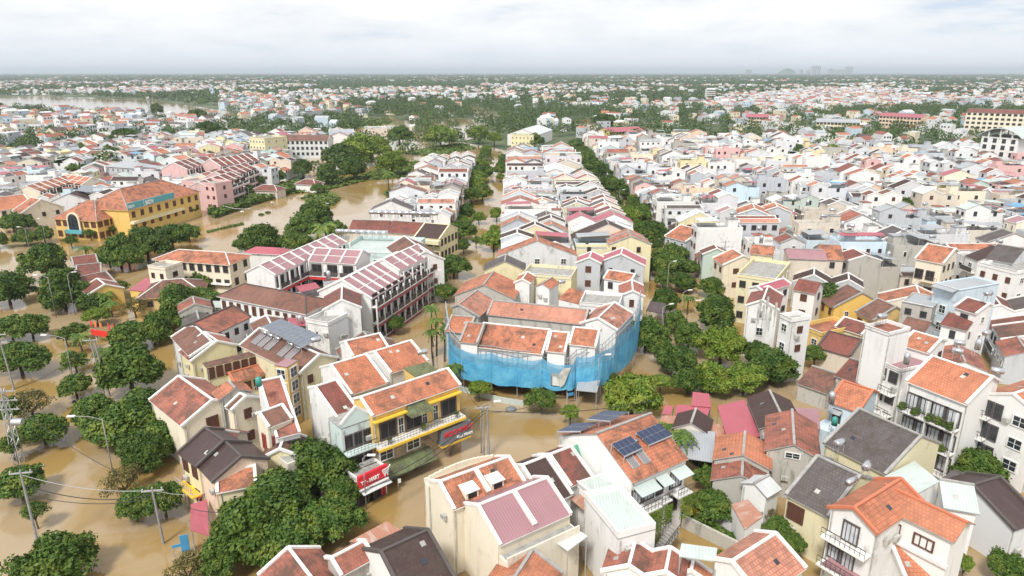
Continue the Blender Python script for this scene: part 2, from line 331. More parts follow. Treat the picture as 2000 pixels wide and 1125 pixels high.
def autowin(h,fl=3.3,dens=1.0):
    for i in range(4):
        if not h.facing(i): continue
        c,al,o,l=h.side(i); party=i in (1,3)
        cols=max(1,int(l/ (4.2 if party else 2.4)*dens)); cols=min(cols,6)
        k=random.choice('ggsdkj' if not party else 'gsod'); w=random.choice((.9,1.1,1.3)) 
        if l/cols<w*1.2: continue
        h.winauto(i,cols,k,w,random.choice((1.2,1.45)),fl,rows=2 if party else 3)
def FB(name,label,A,B,C,z,wall='W',top='terrace',cat='house',par=.7,win='auto',fl=3.3,group=None,trim='trim',dep=None):
    """flat-roofed block: A,B near edge, C far corner next to B, at height z"""
    D_=dep; a,b,c=P(*A,z),P(*B,z),P(*C,z); d=(b-a); L=d.length; d.normalize(); nn=Vector((-d.y,d.x,0)); dep=(c-b).dot(nn); n=-nn if dep>0 else nn; D=D_ or abs(dep)
    O=(a+b)/2-n*D/2; h=House(name,label,cat,O,d,n,L,D/2,D/2,z-par,group); flatcore(h,z,wall,top,par,trim)
    if win=='auto': autowin(h,fl)
    return h
def flatcore(h,z,wall,top,par,trim='trim'):
    mw=MB(); H=h.L/2; wm='wall_'+wall; q=[(-H,h.hf),(H,h.hf),(H,-h.hb),(-H,-h.hb)]
    for i in range(4):
        a,b=q[i],q[(i+1)%4]; mw.poly([h.pt(*a,h.base),h.pt(*b,h.base),h.pt(*b,z-par),h.pt(*a,z-par)],wm)
    h.part('wall',mw)
    r=MB(); p=[h.pt(*x,z-par) for x in q]
    if (p[1]-p[0]).cross(p[2]-p[1]).z<0: p=p[::-1]
    r.slab(p,.15,top); h.part('roof',r)
    if par>.1:
        t=MB(); w=.18; f,b=h.hf,h.hb
        for (a0,a1,b0,b1) in ((-H,H,f-w,f),(-H,H,-b,-b+w),(-H,-H+w,-b+w,f-w),(H-w,H,-b+w,f-w)):
            t.box(h.pt(a0,b0,z-par+.003),h.d*(a1-a0),h.n*(b1-b0),Vector((0,0,par)),wm)
        t.box(h.pt(-H-.06,f-.02,z-.02),h.d*(2*H+.12),h.n*.12,Vector((0,0,.1)),trim); h.part('parapet',t)
def SL(name,label,pts,roof,posts=True,cat='canopy',th=.1,group=None,zlow=None,wall=None):
    """single-slope roof on posts (or walls); pts = four (u,v,z)"""
    q=[P(*p) for p in pts]; 
    if (q[1]-q[0]).cross(q[2]-q[1]).z<0: q=q[::-1]
    c=sum(q,Vector())/len(q); root=empty(name,(c.x,c.y,0),label,cat,group); o=(c.x,c.y,0)
    m=MB(); m.slab(q,th,'roof_'+roof if len(roof)==1 else roof); m.build('roof',root,o)
    e1=(q[1]-q[0]); e1.z=0; FOOT.append((Vector((c.x,c.y,0)),e1.normalized(),Vector((-e1.y,e1.x,0)).normalized(),e1.length/2,(q[2]-q[1]).length/2,(q[2]-q[1]).length/2))
    if wall:
        w=MB()
        for i in range(4):
            a=q[i].lerp(c,.04); b=q[(i+1)%4].lerp(c,.04); a.z=q[i].z-th-.01; b.z=q[(i+1)%4].z-th-.01
            w.poly([Vector((a.x,a.y,-1)),Vector((b.x,b.y,-1)),b,a],'wall_'+wall)
        w.build('wall',root,o)
    elif posts:
        for p in q:
            p2=p.lerp(c,.06); w=MB(); w.bar((p2.x,p2.y,zlow if zlow is not None else -1),(p2.x,p2.y,p.z-th),.1,'galv'); w.build('post',root,o)
    return root
def inside(p,f,pad=0):
    O,d,n,hl,hf,hb=f; r=Vector((p[0],p[1],0))-O; a=r.dot(d); b=r.dot(n); return abs(a)<hl+pad and -hb-pad<b<hf+pad
def free(O,d,n,hl,hf,hb,pad=-.4,lst=None):
    pts=[O+d*a+n*b for a in (-hl,-hl/2,0,hl/2,hl) for b in (-hb,-hb/2,0,hf/2,hf)]
    for f in (lst if lst is not None else FOOT):
        if (f[0]-O).length>hl+hf+hb+f[3]+f[4]+f[5]: continue
        if any(inside(p,f,pad) for p in pts): return False
        for a in (-f[3],0,f[3]):
            for b in (-f[5],0,f[4]):
                q=f[0]+f[1]*a*.9+f[2]*b*.9
                if inside(q,(O,d,n,hl,hf,hb),pad): return False
    return True
def inpoly(x,y,poly):
    r=False; j=len(poly)-1
    for i in range(len(poly)):
        xi,yi=poly[i]; xj,yj=poly[j]
        if (yi>y)!=(yj>y) and x<(xj-xi)*(y-yi)/(yj-yi)+xi: r=not r
        j=i
    return r
# ================================================================ ground and water
def groundmat():
    m,t,b=newmat('ground'); g=nd(t,'ShaderNodeNewGeometry').outputs['Position']
    c=mixc(t,ramp(t,noise(t,g,.012,5),.4,.62),(.045,.075,.03),(.11,.13,.055)); c=mixc(t,ramp(t,noise(t,g,.006,4,.6),.55,.68),c,(.20,.17,.11)); c=mixc(t,mul(t,ramp(t,noise(t,g,.2,4),.4,.7),.5),c,(.03,.05,.02))
    t.links.new(c,b.inputs['Base Color']); b.inputs['Roughness'].default_value=.95; MAT['ground']=m
def watermat():
    m,t,b=newmat('water'); g=nd(t,'ShaderNodeNewGeometry').outputs['Position']
    n_=noise(t,scaled(t,g,(1,.6,1)),.045,6,.6,.9); c=mixc(t,ramp(t,n_,.45,.56),(.285,.185,.062),(.34,.255,.155)); c=mixc(t,mul(t,ramp(t,noise(t,g,.3,4),.3,.8),.2),c,(.34,.23,.10))  # paler pinkish patches paint sky reflections into the muddy water colour
    t.links.new(c,b.inputs['Base Color']); b.inputs['Roughness'].default_value=.07; b.inputs['Specular IOR Level'].default_value=.5; b.inputs['IOR'].default_value=1.5
    w=noise(t,scaled(t,g,(1,.55,1)),1.6,4,.6,.6); w2=noise(t,g,.25,3); a=nd(t,'ShaderNodeMath',operation='ADD'); t.links.new(w,a.inputs[0]); t.links.new(w2,a.inputs[1]); bump(t,b,a.outputs[0],.17,.07); MAT['water']=m
groundmat(); watermat()
m=MB(); m.poly([(-40000,-500,-.6),(40000,-500,-.6),(40000,60000,-.6),(-40000,60000,-.6)],'ground'); tag(m.build('ground'),kind='structure')
def sheet(name,pts,z,mat='water'):
    m=MB(); q=[(p[0],p[1],z) for p in pts]; a=sum(q[i][0]*q[(i+1)%len(q)][1]-q[(i+1)%len(q)][0]*q[i][1] for i in range(len(q)))
    m.poly(q if a>0 else q[::-1],mat); return tag(m.build(name),kind='structure')
G_=lambda u,v,z=0:(P(u,v,z).x,P(u,v,z).y)
sheet('flood_water',[(-330,-80),(330,-80),(330,330),(60,345),(20,420),(-40,520),G_(900,232),G_(760,236),G_(690,262),G_(600,300),(-100,330),(-330,330)],0)
sheet('river',[G_(60,188),G_(170,190),G_(300,196),G_(430,214),G_(520,236),G_(330,236),G_(250,226),G_(60,216),G_(-200,210),G_(-200,192)],-.2)
# ================================================================ named buildings
# --- bottom row
G('tiled_house','low house with faded red tiled roof under the big tree at the bottom edge',(640,1172),(564,1072),(512,1124),5.5,.5,'D','R','trim',win=None)
G('tiled_house','small terracotta-roofed house with two dark skylights below the rusty roof',(648,1091),(710,1059),(733,1084),6.2,.5,'D','R','trim',win=None,back=.6)
SL('rusty_roof','rusty corrugated roof at the water edge, left of the large cream house',[(725,1068,4.2),(787,1038,4.2),(755,1018,4.6),(682,1057,4.6)],'H',th=.06)
SL('metal_roof','dark brown metal roof strip between rusty roof and dark tiled house',[(748,1078,4.6),(800,1046,4.6),(788,1034,4.9),(722,1066,4.9)],'J',th=.06)
G('tiled_house','house with big dark brown tiled roof at the bottom edge, beside the cream house',(744,1079),(836,1037),(892,1130),8,.55,'W','D','dark_trim',win=None,ov=.15)
# the big cream double house
h=G('cream_house','large cream house with two orange roofs and two mauve roofs, bottom centre',(995,893),(857,943),(887,991),9.6,.5,'C','O','trim',back=.85,win=None,ov=.05)
hx=solve((1070,934),(932,989),(972,1062),9.4,.5)
mw,mr,mt=gable_core(h,hx[0],hx[1],hx[2],hx[3],hx[4],hx[4]*.8,9.4,.5,'wall_C','roof_P','trim',ov=.05); h.part('wall',mw); h.part('roof',mr); h.part('coping',mt)
hx=(Vector((hx[0].x,hx[0].y,0)),)+hx[1:]
for (a,hh_) in ((h,None),):
    m=MB(); q0=h.pt(0,-.0,h.zr+.1); m.bar(q0,h.pt(0,h.hf,h.ze+.25),.5,'trim',.3); h.part('party_wall',m); m=MB(); q1=hx[0]+Vector((0,0,9.5)); m.bar(q1,hx[0]+hx[2]*hx[4]+Vector((0,0,9.5-.5*hx[4]+.2)),.5,'trim',.3); h.part('party_wall',m)
    for sx in (-1.9,1.2):
        b=MB(); o_=h.pt(sx,h.hf*.45,h.zr-.5*h.hf*.45-.7); b.box(o_,h.d*1.5,h.n*(h.hf*.5),Vector((0,0,1.0)),'wall_C'); b.box(o_+h.n*(h.hf*.5+.01)+h.d*.25+Vector((0,0,.15)),h.d*1.0,h.n*.05,Vector((0,0,.7)),'dark'); b.slab([o_+Vector((0,0,1.15))-h.d*.1,o_+Vector((0,0,1.15))+h.d*1.6,o_+Vector((0,0,.95))+h.d*1.6+h.n*(h.hf*.55),o_+Vector((0,0,.95))-h.d*.1+h.n*(h.hf*.55)][::1 if h.d.cross(h.n).z>0 else -1],.1,'trim'); h.part('dormer',b)
    t=MB(); fo=hx[0]+hx[2]*(hx[4]+.1); L=hx[3]; zt=9.4-.5*hx[4]-.2
    t.box(fo-hx[1]*L/2+Vector((0,0,-1.5)),hx[1]*L,hx[2]*1.5,Vector((0,0,zt+.4)),'wall_C'); t.box(fo-hx[1]*(L/2-.2)+hx[2]*.1+Vector((0,0,zt-1.05)),hx[1]*(L-.4),hx[2]*1.2,Vector((0,0,.02)),'terrace')
    t.box(fo-hx[1]*L/2+hx[2]*1.36+Vector((0,0,zt-1.1)),hx[1]*L,hx[2]*.15,Vector((0,0,.65)),'wall_C'); h.part('terrace',t)
    t=MB(); b0=-h.hb-1.1
    for i in range(14):
        a0=-h.L/2+i*h.L/14; zz=h.ze+.55*math.sin((i+.5)/14*3.1416)
        t.box(h.pt(a0,b0,-1),h.d*h.L/14,h.n*.2,Vector((0,0,zz+1.0)),'wall_C')
    t.box(h.pt(-h.L/2,b0,-1),h.d*h.L,h.n*1.0,Vector((0,0,h.ze+.6)),'wall_C'); h.part('front_parapet',t)
SL('canopy','square pale white canopy on poles behind the cream house',[(1058,1040,6),(1109,1076,6),(1148,1047,6),(1106,1018,6)],'F',th=.08)
G('tiled_house','dark brown tiled roof with white edges, right of the orange pair',(1018,911),(1068,892),(1112,964),9,.5,'W','D','trim',ov=.05,win=None,back=.5)
G('tiled_house','dark red tiled roof with a crimson patch and green edge, beside white solar house',(1072,890),(1116,873),(1157,928),9,.5,'W','A','trim',ov=.05,win=None,back=.5)
SL('net_sheet','green shade sheet along the edge of the dark red roof',[(1120,871,9.2),(1131,867,9.2),(1158,907,6.8),(1150,912,6.8)],'Z',posts=False,th=.03)
# white house with solar panels
h=G('white_house','tall white house with orange roof, solar panels and hanging balcony plants',(1271,809),(1166,848),(1247,934),12,.5,'W','O',None,back=1.15,win=None,ov=.1); HS=h
h.win(0,5.9,[.12,.3],1.9,2.1,'c'); h.win(0,5.9,[.52],1.1,2.2,'k'); h.win(0,5.9,[.82],1.9,2.2,'c'); h.win(0,2.6,[.1],2.0,1.7,'g'); h.win(0,2.4,[.36],1.0,2.1,'d'); h.win(0,2.9,[.8],1.4,2.0,'d')
h.balcony(0,5.7,0.02,.40,1.5); h.balcony(0,5.7,.42,.62,1.3); h.balcony(0,5.7,.70,.98,1.5); h.balcony(0,2.5,.1,.5,1.2)
for a_,b_ in ((.02,.38),(.42,.62),(.70,.98)): h.awning(0,8.4,a_,b_,1.5,'roof_M',.45)
h.box(0,.05,.3,9.2-.5,9.2-.1,.02,.04,'dark','vent_window')
for k_ in range(10):   # outdoor stair
    pass
st=MB(); c_,al_,o_,l_=h.side(0)
for i in range(15):
    p=c_+al_*(l_*(.02+i*.035))+o_*1.9; p.z=-.2+i*.22; st.box(p,al_*(l_*.04),o_*1.3,Vector((0,0,.16)),'grey_trim')
for oo in (1.9,3.2):
    a=c_+al_*(l_*.02)+o_*oo; b=c_+al_*(l_*.54)+o_*oo; a.z=.7; b.z=4.0; st.bar(a,b,.08,'dark_trim')
    for i in range(12):
        q=a.lerp(b,i/11); st.bar(q,q-Vector((0,0,1)),.04,'dark_trim')
h.part('stair',st)
h=FB('white_annex','plain white flat-roofed annex with two round vents left of the solar house',(1142,960),(1208,1040),(1262,1000),8.4,'W','roof_M',win=None); h.winauto(3,2,'g',1.2,1.5)
h=FB('white_annex','low white rendered annex with mint roof below the dark red roof',(1128,940),(1180,985),(1222,948),7.6,'W','roof_M',win=None,par=.3)
SL('rusty_roof','small rusty white lean-to roof left of the white annex',[(1112,972,6.2),(1150,1005,6),(1183,988,6.3),(1137,964,6.4)],'H')
# --- crimson market roofs and old houses
SL('metal_roof','large crimson metal roof in the middle of the market roofs',[(1422,861,4.2),(1485,852,4.2),(1454,780,5.4),(1401,793,5.4)],'K')
SL('metal_roof','crimson metal roof strip with a pale gutter beside the small dark gable',[(1318,810,4.2),(1380,816,4.2),(1388,794,4.7),(1322,790,4.7)],'K')
SL('metal_roof','crimson metal roof nearest the bamboo trees',[(1350,792,4.8),(1389,795,4.8),(1385,769,5.4),(1353,765,5.4)],'K')
SL('metal_roof','small crimson metal roof under the big pale green tree',[(1292,808,4),(1310,810,4),(1316,793,4.3),(1300,791,4.3)],'K')
SL('rusty_roof','rust-streaked white roof left of the small dark gable',[(1285,835,3.6),(1330,835,3.6),(1328,812,4.2),(1293,812,4.2)],'H')
SL('rusty_roof','rust-streaked white roof between crimson roof and striped tin roof',[(1396,862,3.6),(1422,853,3.6),(1421,834,4.2),(1384,823,4.2)],'H')
G('small_house','small dark brown gabled house between the crimson roofs',(1359,800),(1350,826),(1383,841),5.6,.5,'N','D',None,win=None)
SL('tin_roof','light grey striped tin roof beside the small dark gable',[(1322,892,4.2),(1394,903,4.2),(1397,843,4.6),(1334,838,4.6)],'T')
G('tiled_house','old house with long dark brown roof below the dark round tree',(1503,764),(1531,822),(1490,846),6.5,.45,'D','D',None,win=None)
h=G('tiled_house','old house with moss-stained red tiled roof and stained concrete gable',(1547,802),(1551,868),(1498,889),7.5,.45,'D','R',None,win=None); h.winauto(1,1,'g',1.8,.8,drop=.6,rows=1)
SL('metal_roof','dull purple metal roof behind the moss-stained red house',[(1556,842,4.4),(1602,838,4.4),(1600,798,4.8),(1549,796,4.8)],'P')
G('tiled_house','narrow orange tiled house stepping in three roofs by the striped tin roof',(1455,845),(1451,888),(1396,896),6.4,.4,'D','O',None,win=None,ridge='grey_trim')
G('tiled_house','low red-brown tiled end house with white gable facing the courtyard tree',(1451,889),(1449,928),(1392,941),5.6,.4,'D','R',None,win=None,ridge='grey_trim')
G('small_house','white rendered low house wall with slate edge by the courtyard',(1500,930),(1475,944),(1452,985),6,.5,'W','F',None,win=None)
SL('rusty_roof','dark rusty red corrugated roof above the courtyard wall',[(1428,985,3.8),(1455,1034,3.8),(1490,1008,4.4),(1461,975,4.4)],'H',wall='W')
# --- slate roofs and white orange-roofed house, bottom right
h=G('slate_house','pale cream house with largest slate brown roof, right of the blue-white house',(1677,799),(1800,853),(1728,923),9.5,.5,'L','S','grey_trim',back=.75,win=None,ov=.1)
h=G('slate_house','pale yellow house with slate brown roof and one brown shuttered window',(1597,892),(1679,930),(1612,1003),9,.5,'L','S','grey_trim',back=.6,win=None,ov=.15)
h.win(0,3.6,[.25],2.0,2.0,'s'); h.win(1,5.2,[.5],1,1.2,'g')
WO=G('white_house','white house with bright orange L-shaped roof and two stacked balconies, bottom right',(1757,938),(1670,992),(1711,1037),10,.55,'W','O','orange_trim',back=1.0,win=None,ov=.35)
h=WO; hx=solve((1735,951),(1882,1019),(1851,1049),9.7,.5)
mw,mr,mt=gable_core(h,hx[0],hx[1],hx[2],hx[3],hx[4],hx[4],9.7,.5,'wall_W','roof_O',None,ov=.35,ridge='orange_trim'); h.part('wall',mw); h.part('roof',mr); h.part('ridge_cap',mt)
for zz in (6.0,2.7): h.balcony(1,zz,.0,1.,1.3); h.win(1,zz,[.5],1.7,2.3,'c')
h.win(1,3.3,[.25],1.6,1.5,'c')
b=MB(); H_=House('x_tmp','t','t',hx[0],hx[1],hx[2],hx[3],hx[4],hx[4],9.7-.5*hx[4]); FOOT.pop(); ALL.pop(); bpy.data.objects.remove(H_.root); H_.root=h.root; H_O=h.O
def sub_part(H_,name,mb,smooth=False,parent=None):
    return mb.build(name,parent or H_.root,H_O,smooth)
c_,al_,o_,l_=H_.side(0)
for xx,w_ in ((.25,.9),(.55,1.9)):
    p=c_+al_*(xx*l_)+o_*.01; p.z=6.3
    ob=bpy.data.objects.new('window',WIN['s'][0]); COL.objects.link(ob); ob.parent=h.root; ob.location=p-h.O; ob.rotation_euler=(0,0,math.atan2(al_.y,al_.x)); ob.scale=(w_,-1.3,1.3)
b.box(c_-al_*.1+Vector((0,0,5.5)),al_*(l_+.3),o_*.3,Vector((0,0,.35)),'trim'); b.build('cornice',h.root,h.O)
G('porch','orange tiled porch roof in front of the white balconied house',(1742,1064),(1808,1064),(1840,1140),5.2,.5,'W','O','trim',win=None,back=.6)
SL('metal_roof','maroon metal awning below the stacked balconies at the bottom edge',[(1604,1100,3),(1680,1140,3),(1690,1105,3.6),(1630,1083,3.6)],'P')
h=G('metal_house','pale mint metal-roofed house behind the orange L-shaped roof',(1838,938),(1898,948),(1957,1008),8.6,.45,'W','M',None,win=None,back=.1); h.win(1,3.5,[.5],1,1.5,'d')
SL('metal_roof','pale mint metal roof at the foot of the tall cream gable wall',[(1728,930,6.6),(1790,965,6.6),(1836,940,7),(1786,900,7)],'M',wall='W')
G('metal_house','dark brown metal-roofed house at the right edge, below the blue wall',(1952,933),(1900,949),(1975,1032),7.0,.45,'Q','J','dark_trim',win=None,back=.7)
SL('rusty_roof','weathered grey boards roof between cream gable and dark brown roof',[(1830,940,5.2),(1893,955,5.2),(1905,934,5.5),(1866,915,5.5)],'S')
# white balconied row
h=G('white_hotel','white three-storey house with large orange roof and long plant-lined balconies',(1823,697),(1936,736),(1884,786),13.5,.5,'W','O','trim',back=.45,win=None,ov=.3); WH=h
for zz in (7.4,4.0,.8):
    h.balcony(0,zz,.0,1.,1.5); h.win(0,zz,[.16,.36,.62,.84],2.0,2.3,'c')
for xx in (0,.5,.985): h.box(0,xx,xx+.015,0,10.0,1.2,1.5,'trim','pillar')
h=G('white_house','white house with lattice vents, blue wall panel and air conditioners at right edge',(2065,742),(1978,771),(1884,782),12,.45,'W','O','trim',win=None,ov=.1)
for zz in (8,5,2): h.win(1,zz,[.12],1.8,2.2,'k'); h.win(1,zz,[.34],1.0,2.2,'k'); h.win(1,zz+.2,[.72],1.8,1.5,'g'); h.balcony(1,zz,0,.25,1.2)
h=G('white_house','white house with small orange roof and blue-white curved terrace wall',(1648,745),(1704,763),(1667,799),8.6,.5,'B','O','orange_trim',back=.5,win=None,ov=.2)
h.box(0,-.1,1,-1.5,3.9,.0,3.2,'wall_B','terrace'); h.win(0,4.0,[.3],1.2,2,'d'); h.awning(0,5.9,.0,.5,1.2,'roof_T',.2)
G('tiled_house','dark red tiled house at the foot of the white tower house',(1662,701),(1712,718),(1684,751),7,.5,'D','A',None,win=None)
G('tiled_house','dark red tiled lean-to right beside the white tower house',(1741,684),(1716,676),(1688,711),7,.5,'D','A',None,win=None,back=.2)
h=FB('tower_house','very narrow tall white tower house with red roof terrace and water heater',(1690,634),(1736,650),(1760,622),14.5,'W','roof_R',win=None,par=.5,dep=5); h.win(3,6,[.5],.6,2,'o')
G('tiled_house','brown tiled low house right of the white tower house',(1774,619),(1817,629),(1797,655),7.5,.45,'Q','E',None,win=None)
h=G('white_house','white house with square orange roof and lower mauve roof behind balcony row',(1786,648),(1838,663),(1809,687),12,.4,'W','O','trim',back=.5,win=None,ov=.2); h.winauto(1,2,'d',1,1.4,rows=2)
h=FB('white_house','white three-storey house with mauve roof terrace and dark windows',(1716,703),(1760,722),(1790,690),9.6,'W','roof_P',par=.4,win=None); h.winauto(0,2,'k',1.4,1.8); h.balcony(0,2.2,.4,1,1.2); h.balcony(0,5.6,.4,1,1.2)
# temple
G('temple','temple hall with dark tiled roof and white ridge ornaments',(1655,556),(1684,572),(1630,600),7,.55,'Y','E','grey_trim',cat='temple',win='auto')
G('temple','temple side hall with mottled dark roof next to the pagoda',(1715,584),(1750,600),(1700,622),6.5,.55,'Y','E','grey_trim',cat='temple')
G('temple_gate','white and yellow temple gate with dark curved tiles facing the courtyard',(1650,620),(1700,635),(1690,655),6,.5,'L','A','trim',cat='gate')
G('tiled_house','long dark mottled tiled roof in front of the temple gate',(1620,648),(1682,664),(1680,700),5.5,.4,'N','A','dark_trim',win=None)
FB('yellow_house','yellow temple outbuilding with orange trim and red door',(1560,632),(1605,650),(1640,622),5,'Y','roof_O')
h=FB('blue_house','tall light blue house with grey roof and laundry balcony',(1826,552),(1874,566),(1909,541),13,'B','roof_T',win=None,par=.2); h.winauto(0,1,'g',1.3,1.6,drop=5,rows=3); h.awning(0,12.9,.05,.95,1.3,'roof_T',.3)
G('white_house','tall white house with dark red tiled roof right of the blue house',(1890,582),(1932,594),(1910,613),12,.4,'W','A','trim',win='auto',back=.3)
G('white_house','white two-storey house with mottled red roof below the blue house',(1855,611),(1903,622),(1881,643),9.5,.4,'W','A',None,back=.4)
FB('concrete_house','bare grey concrete house with open shutter left of the blue house',(1762,588),(1822,600),(1836,580),9.5,'D','roof_T',par=.2)
h=G('cream_house','tall cream house with square orange roof and open living balcony',(1814,477),(1865,486),(1839,514),14,.45,'C','O','trim',back=.35,win=None,ov=.3)
for zz in (7.4,3.8,.4): h.win(0,zz,[.2,.62],1.7,2.2,'d'); h.balcony(0,zz,.35,.98,1.2,'cream_trim')
h.winauto(1,3,'d',.8,1.4)
h=FB('white_house','big plain white block with grey roof structures at the right edge',(1912,512),(1986,530),(2040,500),12,'W','terrace'); 
G('white_house','slate-roofed upper storey of the white block at the right edge',(1950,478),(2000,486),(1965,512),14,.3,'Q','S',None,win=None)
FB('cream_house','long pale yellow party-wall house with roof terrace in the middle right',(1440,534),(1516,545),(1545,512),10.5,'L','terrace')
G('cream_house','pale yellow house with two orange roofs stepping beside a long party wall',(1431,487),(1452,500),(1400,508),10,.45,'C','O','trim',back=.35)
G('cream_house','house with orange hipped terrace roof above the long pale yellow wall',(1470,478),(1512,482),(1480,496),12.5,.4,'L','O',None,back=.7)
h=G('beige_house','large plain beige house with wide mauve metal roof, middle right',(1536,486),(1608,489),(1640,508),11,.35,'N','P',None,back=.6,win=None)
G('beige_house','beige house with orange and mauve hipped roof right of the plain beige wall',(1600,478),(1640,480),(1655,508),11,.4,'N','O',None)
h=G('white_house','tall white house with mobile antennas on its dark red broken roof',(1500,560),(1490,587),(1452,612),11,.5,'W','A','trim',back=1.0,win=None); h.winauto(1,1,'g',1.2,1.6,rows=2)
h=FB('white_house','white stair block with terrace behind the antenna house',(1524,612),(1546,622),(1556,600),11.5,'W','terrace',dep=4)
G('white_house','white house with crimson gable roof behind the antenna house',(1530,545),(1478,560),(1452,575),11,.4,'W','K','trim')
G('white_house','narrow white house with dark red roof left of the temple',(1562,545),(1602,552),(1588,572),9,.5,'W','A',None)
# --- grey gabled pair and neighbours right of the tree-lined street
h=G('grey_house','bluish grey gabled house with one white-framed window beside the street trees',(1330,440),(1371,450),(1371,480),9,.4,'G','O','trim')
G('grey_house','tall grey gabled house with brown shutters, left one of the pair',(1470,398),(1474,408),(1442,416),12,.4,'G','O','trim')
G('grey_house','tall grey gabled house with brown shutters, right one of the pair',(1512,396),(1519,404),(1490,412),12,.4,'G','O','trim')
G('mint_house','mint green gabled house with dark red roof near the street trees',(1395,478),(1401,486),(1374,497),8.5,.45,'M','A','trim')
# --- moonmilk corner house
h=G('corner_house','bright yellow corner house with orange roof, black balconies and stone lower floor',(704,777),(874,721),(896,751),11.3,.5,'Y','O','trim',back=.7,win=None,ov=.15); MM=h
h.box(0,0,1,-1.5,5.4,0,.12,'stonebrick','stone_cladding')
h.box(0,0,1,5.4,5.8,0,.5,'yellow_trim','band'); h.balcony(0,5.85,.0,1.0,1.3,'trim','dark_trim',1.05)
h.box(0,0,1,5.35,5.67,.5,1.45,'yellow_trim','balcony_edge'); h.box(0,0,1,8.9,9.1,.0,.6,'yellow_trim','fascia')
h.win(0,6.0,[.16,.44,.86],2.5,2.5,'d'); h.win(0,6.0,[.30,.57,.70],.8,2.4,'g')
h.win(0,3.2,[.12,.42,.78],2.1,1.7,'g',.13); h.win(0,.2,[.2,.5],2.6,2.2,'d',.13)
for x0,x1,z_,dp in ((.02,.6,2.9,2.2),):
    h.awning(0,z_,x0,x1,dp,'thatch',1.1)
b=MB(); c_,al_,o_,l_=h.side(0)    # green porch gable over the middle
a=c_+al_*(l_*.34); a.z=8.7; bq=c_+al_*(l_*.62); bq.z=8.7
a1=a+o_*1.9; b1=bq+o_*1.9; m1=(a+bq)/2-o_*1.6+Vector((0,0,1.6)); top0=a.lerp(bq,.25)-o_*1.2+Vector((0,0,1.5)); top1=a.lerp(bq,.75)-o_*1.2+Vector((0,0,1.5))
for f in ([a1,b1,top1,top0],[b1,bq-o_*1.5,top1],[a-o_*1.5,a1,top0]): b.poly(f,'thatch')
b.poly([a1,b1,bq-o_*1.5,a-o_*1.5],'yellow_trim'); h.part('porch_roof',b)
s_=MB(); q=c_+al_*(l_*.70)+o_*.3; q.z=2.6; s_.box(q,al_*(l_*.36),o_*1.0,Vector((0,0,2.3)),'signgrey'); s_.box(q+Vector((0,0,-.3)),al_*(l_*.36),o_*1.02,Vector((0,0,.25)),'yellow_trim'); sg=h.part('sign_board',s_)
h.sgpos=(q,al_,o_,l_)
def text(body,parent,pos,al,o,size,m,name='lettering',off=(0,0,0),bold=.0,sx=1,shear=0):
    cu=bpy.data.curves.new(name,'FONT'); cu.body=body; cu.size=size; cu.extrude=.03; cu.offset=bold; cu.shear=shear; cu.materials.append(MAT[m])
    ob=bpy.data.objects.new(name,cu); COL.objects.link(ob); ob.parent=parent
    x=al.normalized(); z=Vector((0,0,1)); y=z.cross(x)   # text normal must be o: x cross up
    M=Matrix((( x.x,z.x,o.x,0),(x.y,z.y,o.y,0),(x.z,z.z,o.z,0),(0,0,0,1)))
    bpy.context.view_layer.update(); me=bpy.data.meshes.new_from_object(ob.evaluated_get(bpy.context.evaluated_depsgraph_get())); bpy.data.objects.remove(ob); bpy.data.curves.remove(cu)
    ob=bpy.data.objects.new(name,me); COL.objects.link(ob); ob.parent=parent
    ob.matrix_local=Matrix.Translation(Vector(pos)-Vector(off))@M@Matrix.Diagonal((sx,1,1,1)); return ob
text('MOONMILK',h.root,q+al_*(.35)+o_*1.04+Vector((0,0,1.1)),al_,o_,1.05,'signred','lettering',h.O,.012,.84,.10)
text('Pool House',h.root,q+al_*(2.4)+o_*1.04+Vector((0,0,.3)),al_,o_,.62,'white','lettering',h.O,.02,.9,.1)
# mint narrow house, long orange roof, cream house with red windows
G('tiled_house','narrow house with long dark red mottled roof between two orange roofs',(614,757),(658,743),(722,800),11.2,.42,'W','A','trim',win=None,back=.3,ov=.05)
h=FB('mint_house','narrow mint three-storey house with arched gable and balconies over the shop sign',(666,836),(727,815),(700,795),9.3,'T','terrace',win=None,par=.1); MT=h
for zz in (6.0,2.8): h.balcony(0,zz,0,1,1.3,'wall_T'); h.win(0,zz,[.2,.5,.8],1.1,2.1,'d')
g_=MB(); c_,al_,o_,l_=h.side(0); p0=c_.copy(); p0.z=9.2; N_=12
prof=[(0,0),(l_,0),(l_,.5),(l_*.5,2.2),(0,.5)]
g_.poly([p0+al_*a+Vector((0,0,b)) for a,b in prof],'wall_T'); g_.poly([p0-o_*.3+al_*a+Vector((0,0,b)) for a,b in prof[::-1]],'wall_T')
for a,b in ((2,3),(3,4)): g_.bar(p0-o_*.1+al_*prof[a][0]+Vector((0,0,prof[a][1])),p0-o_*.1+al_*prof[b][0]+Vector((0,0,prof[b][1])),.3,'trim')
h.part('gable',g_)
h=G('tiled_house','house with long faded orange red roof and white front balcony',(506,746),(550,737),(664,823),11.8,.42,'W','R','trim',win=None,back=.15,ov=.05)
h.box(0,0,1,8.2-3,8.2-1.9,0,.8,'wall_W','front_ledge'); h.win(0,5.3,[.3,.7],1.8,2,'d'); h.win(0,2,[.3,.7],1.8,2.2,'s'); h.balcony(0,1.9,0,1,1.2,'trim','trim')
h=G('cream_house','cream house with arched red shutters and small mossy brown roof',(505,808),(552,791),(567,816),10.5,.5,'C','E','trim',win=None,back=.3,ov=.05)
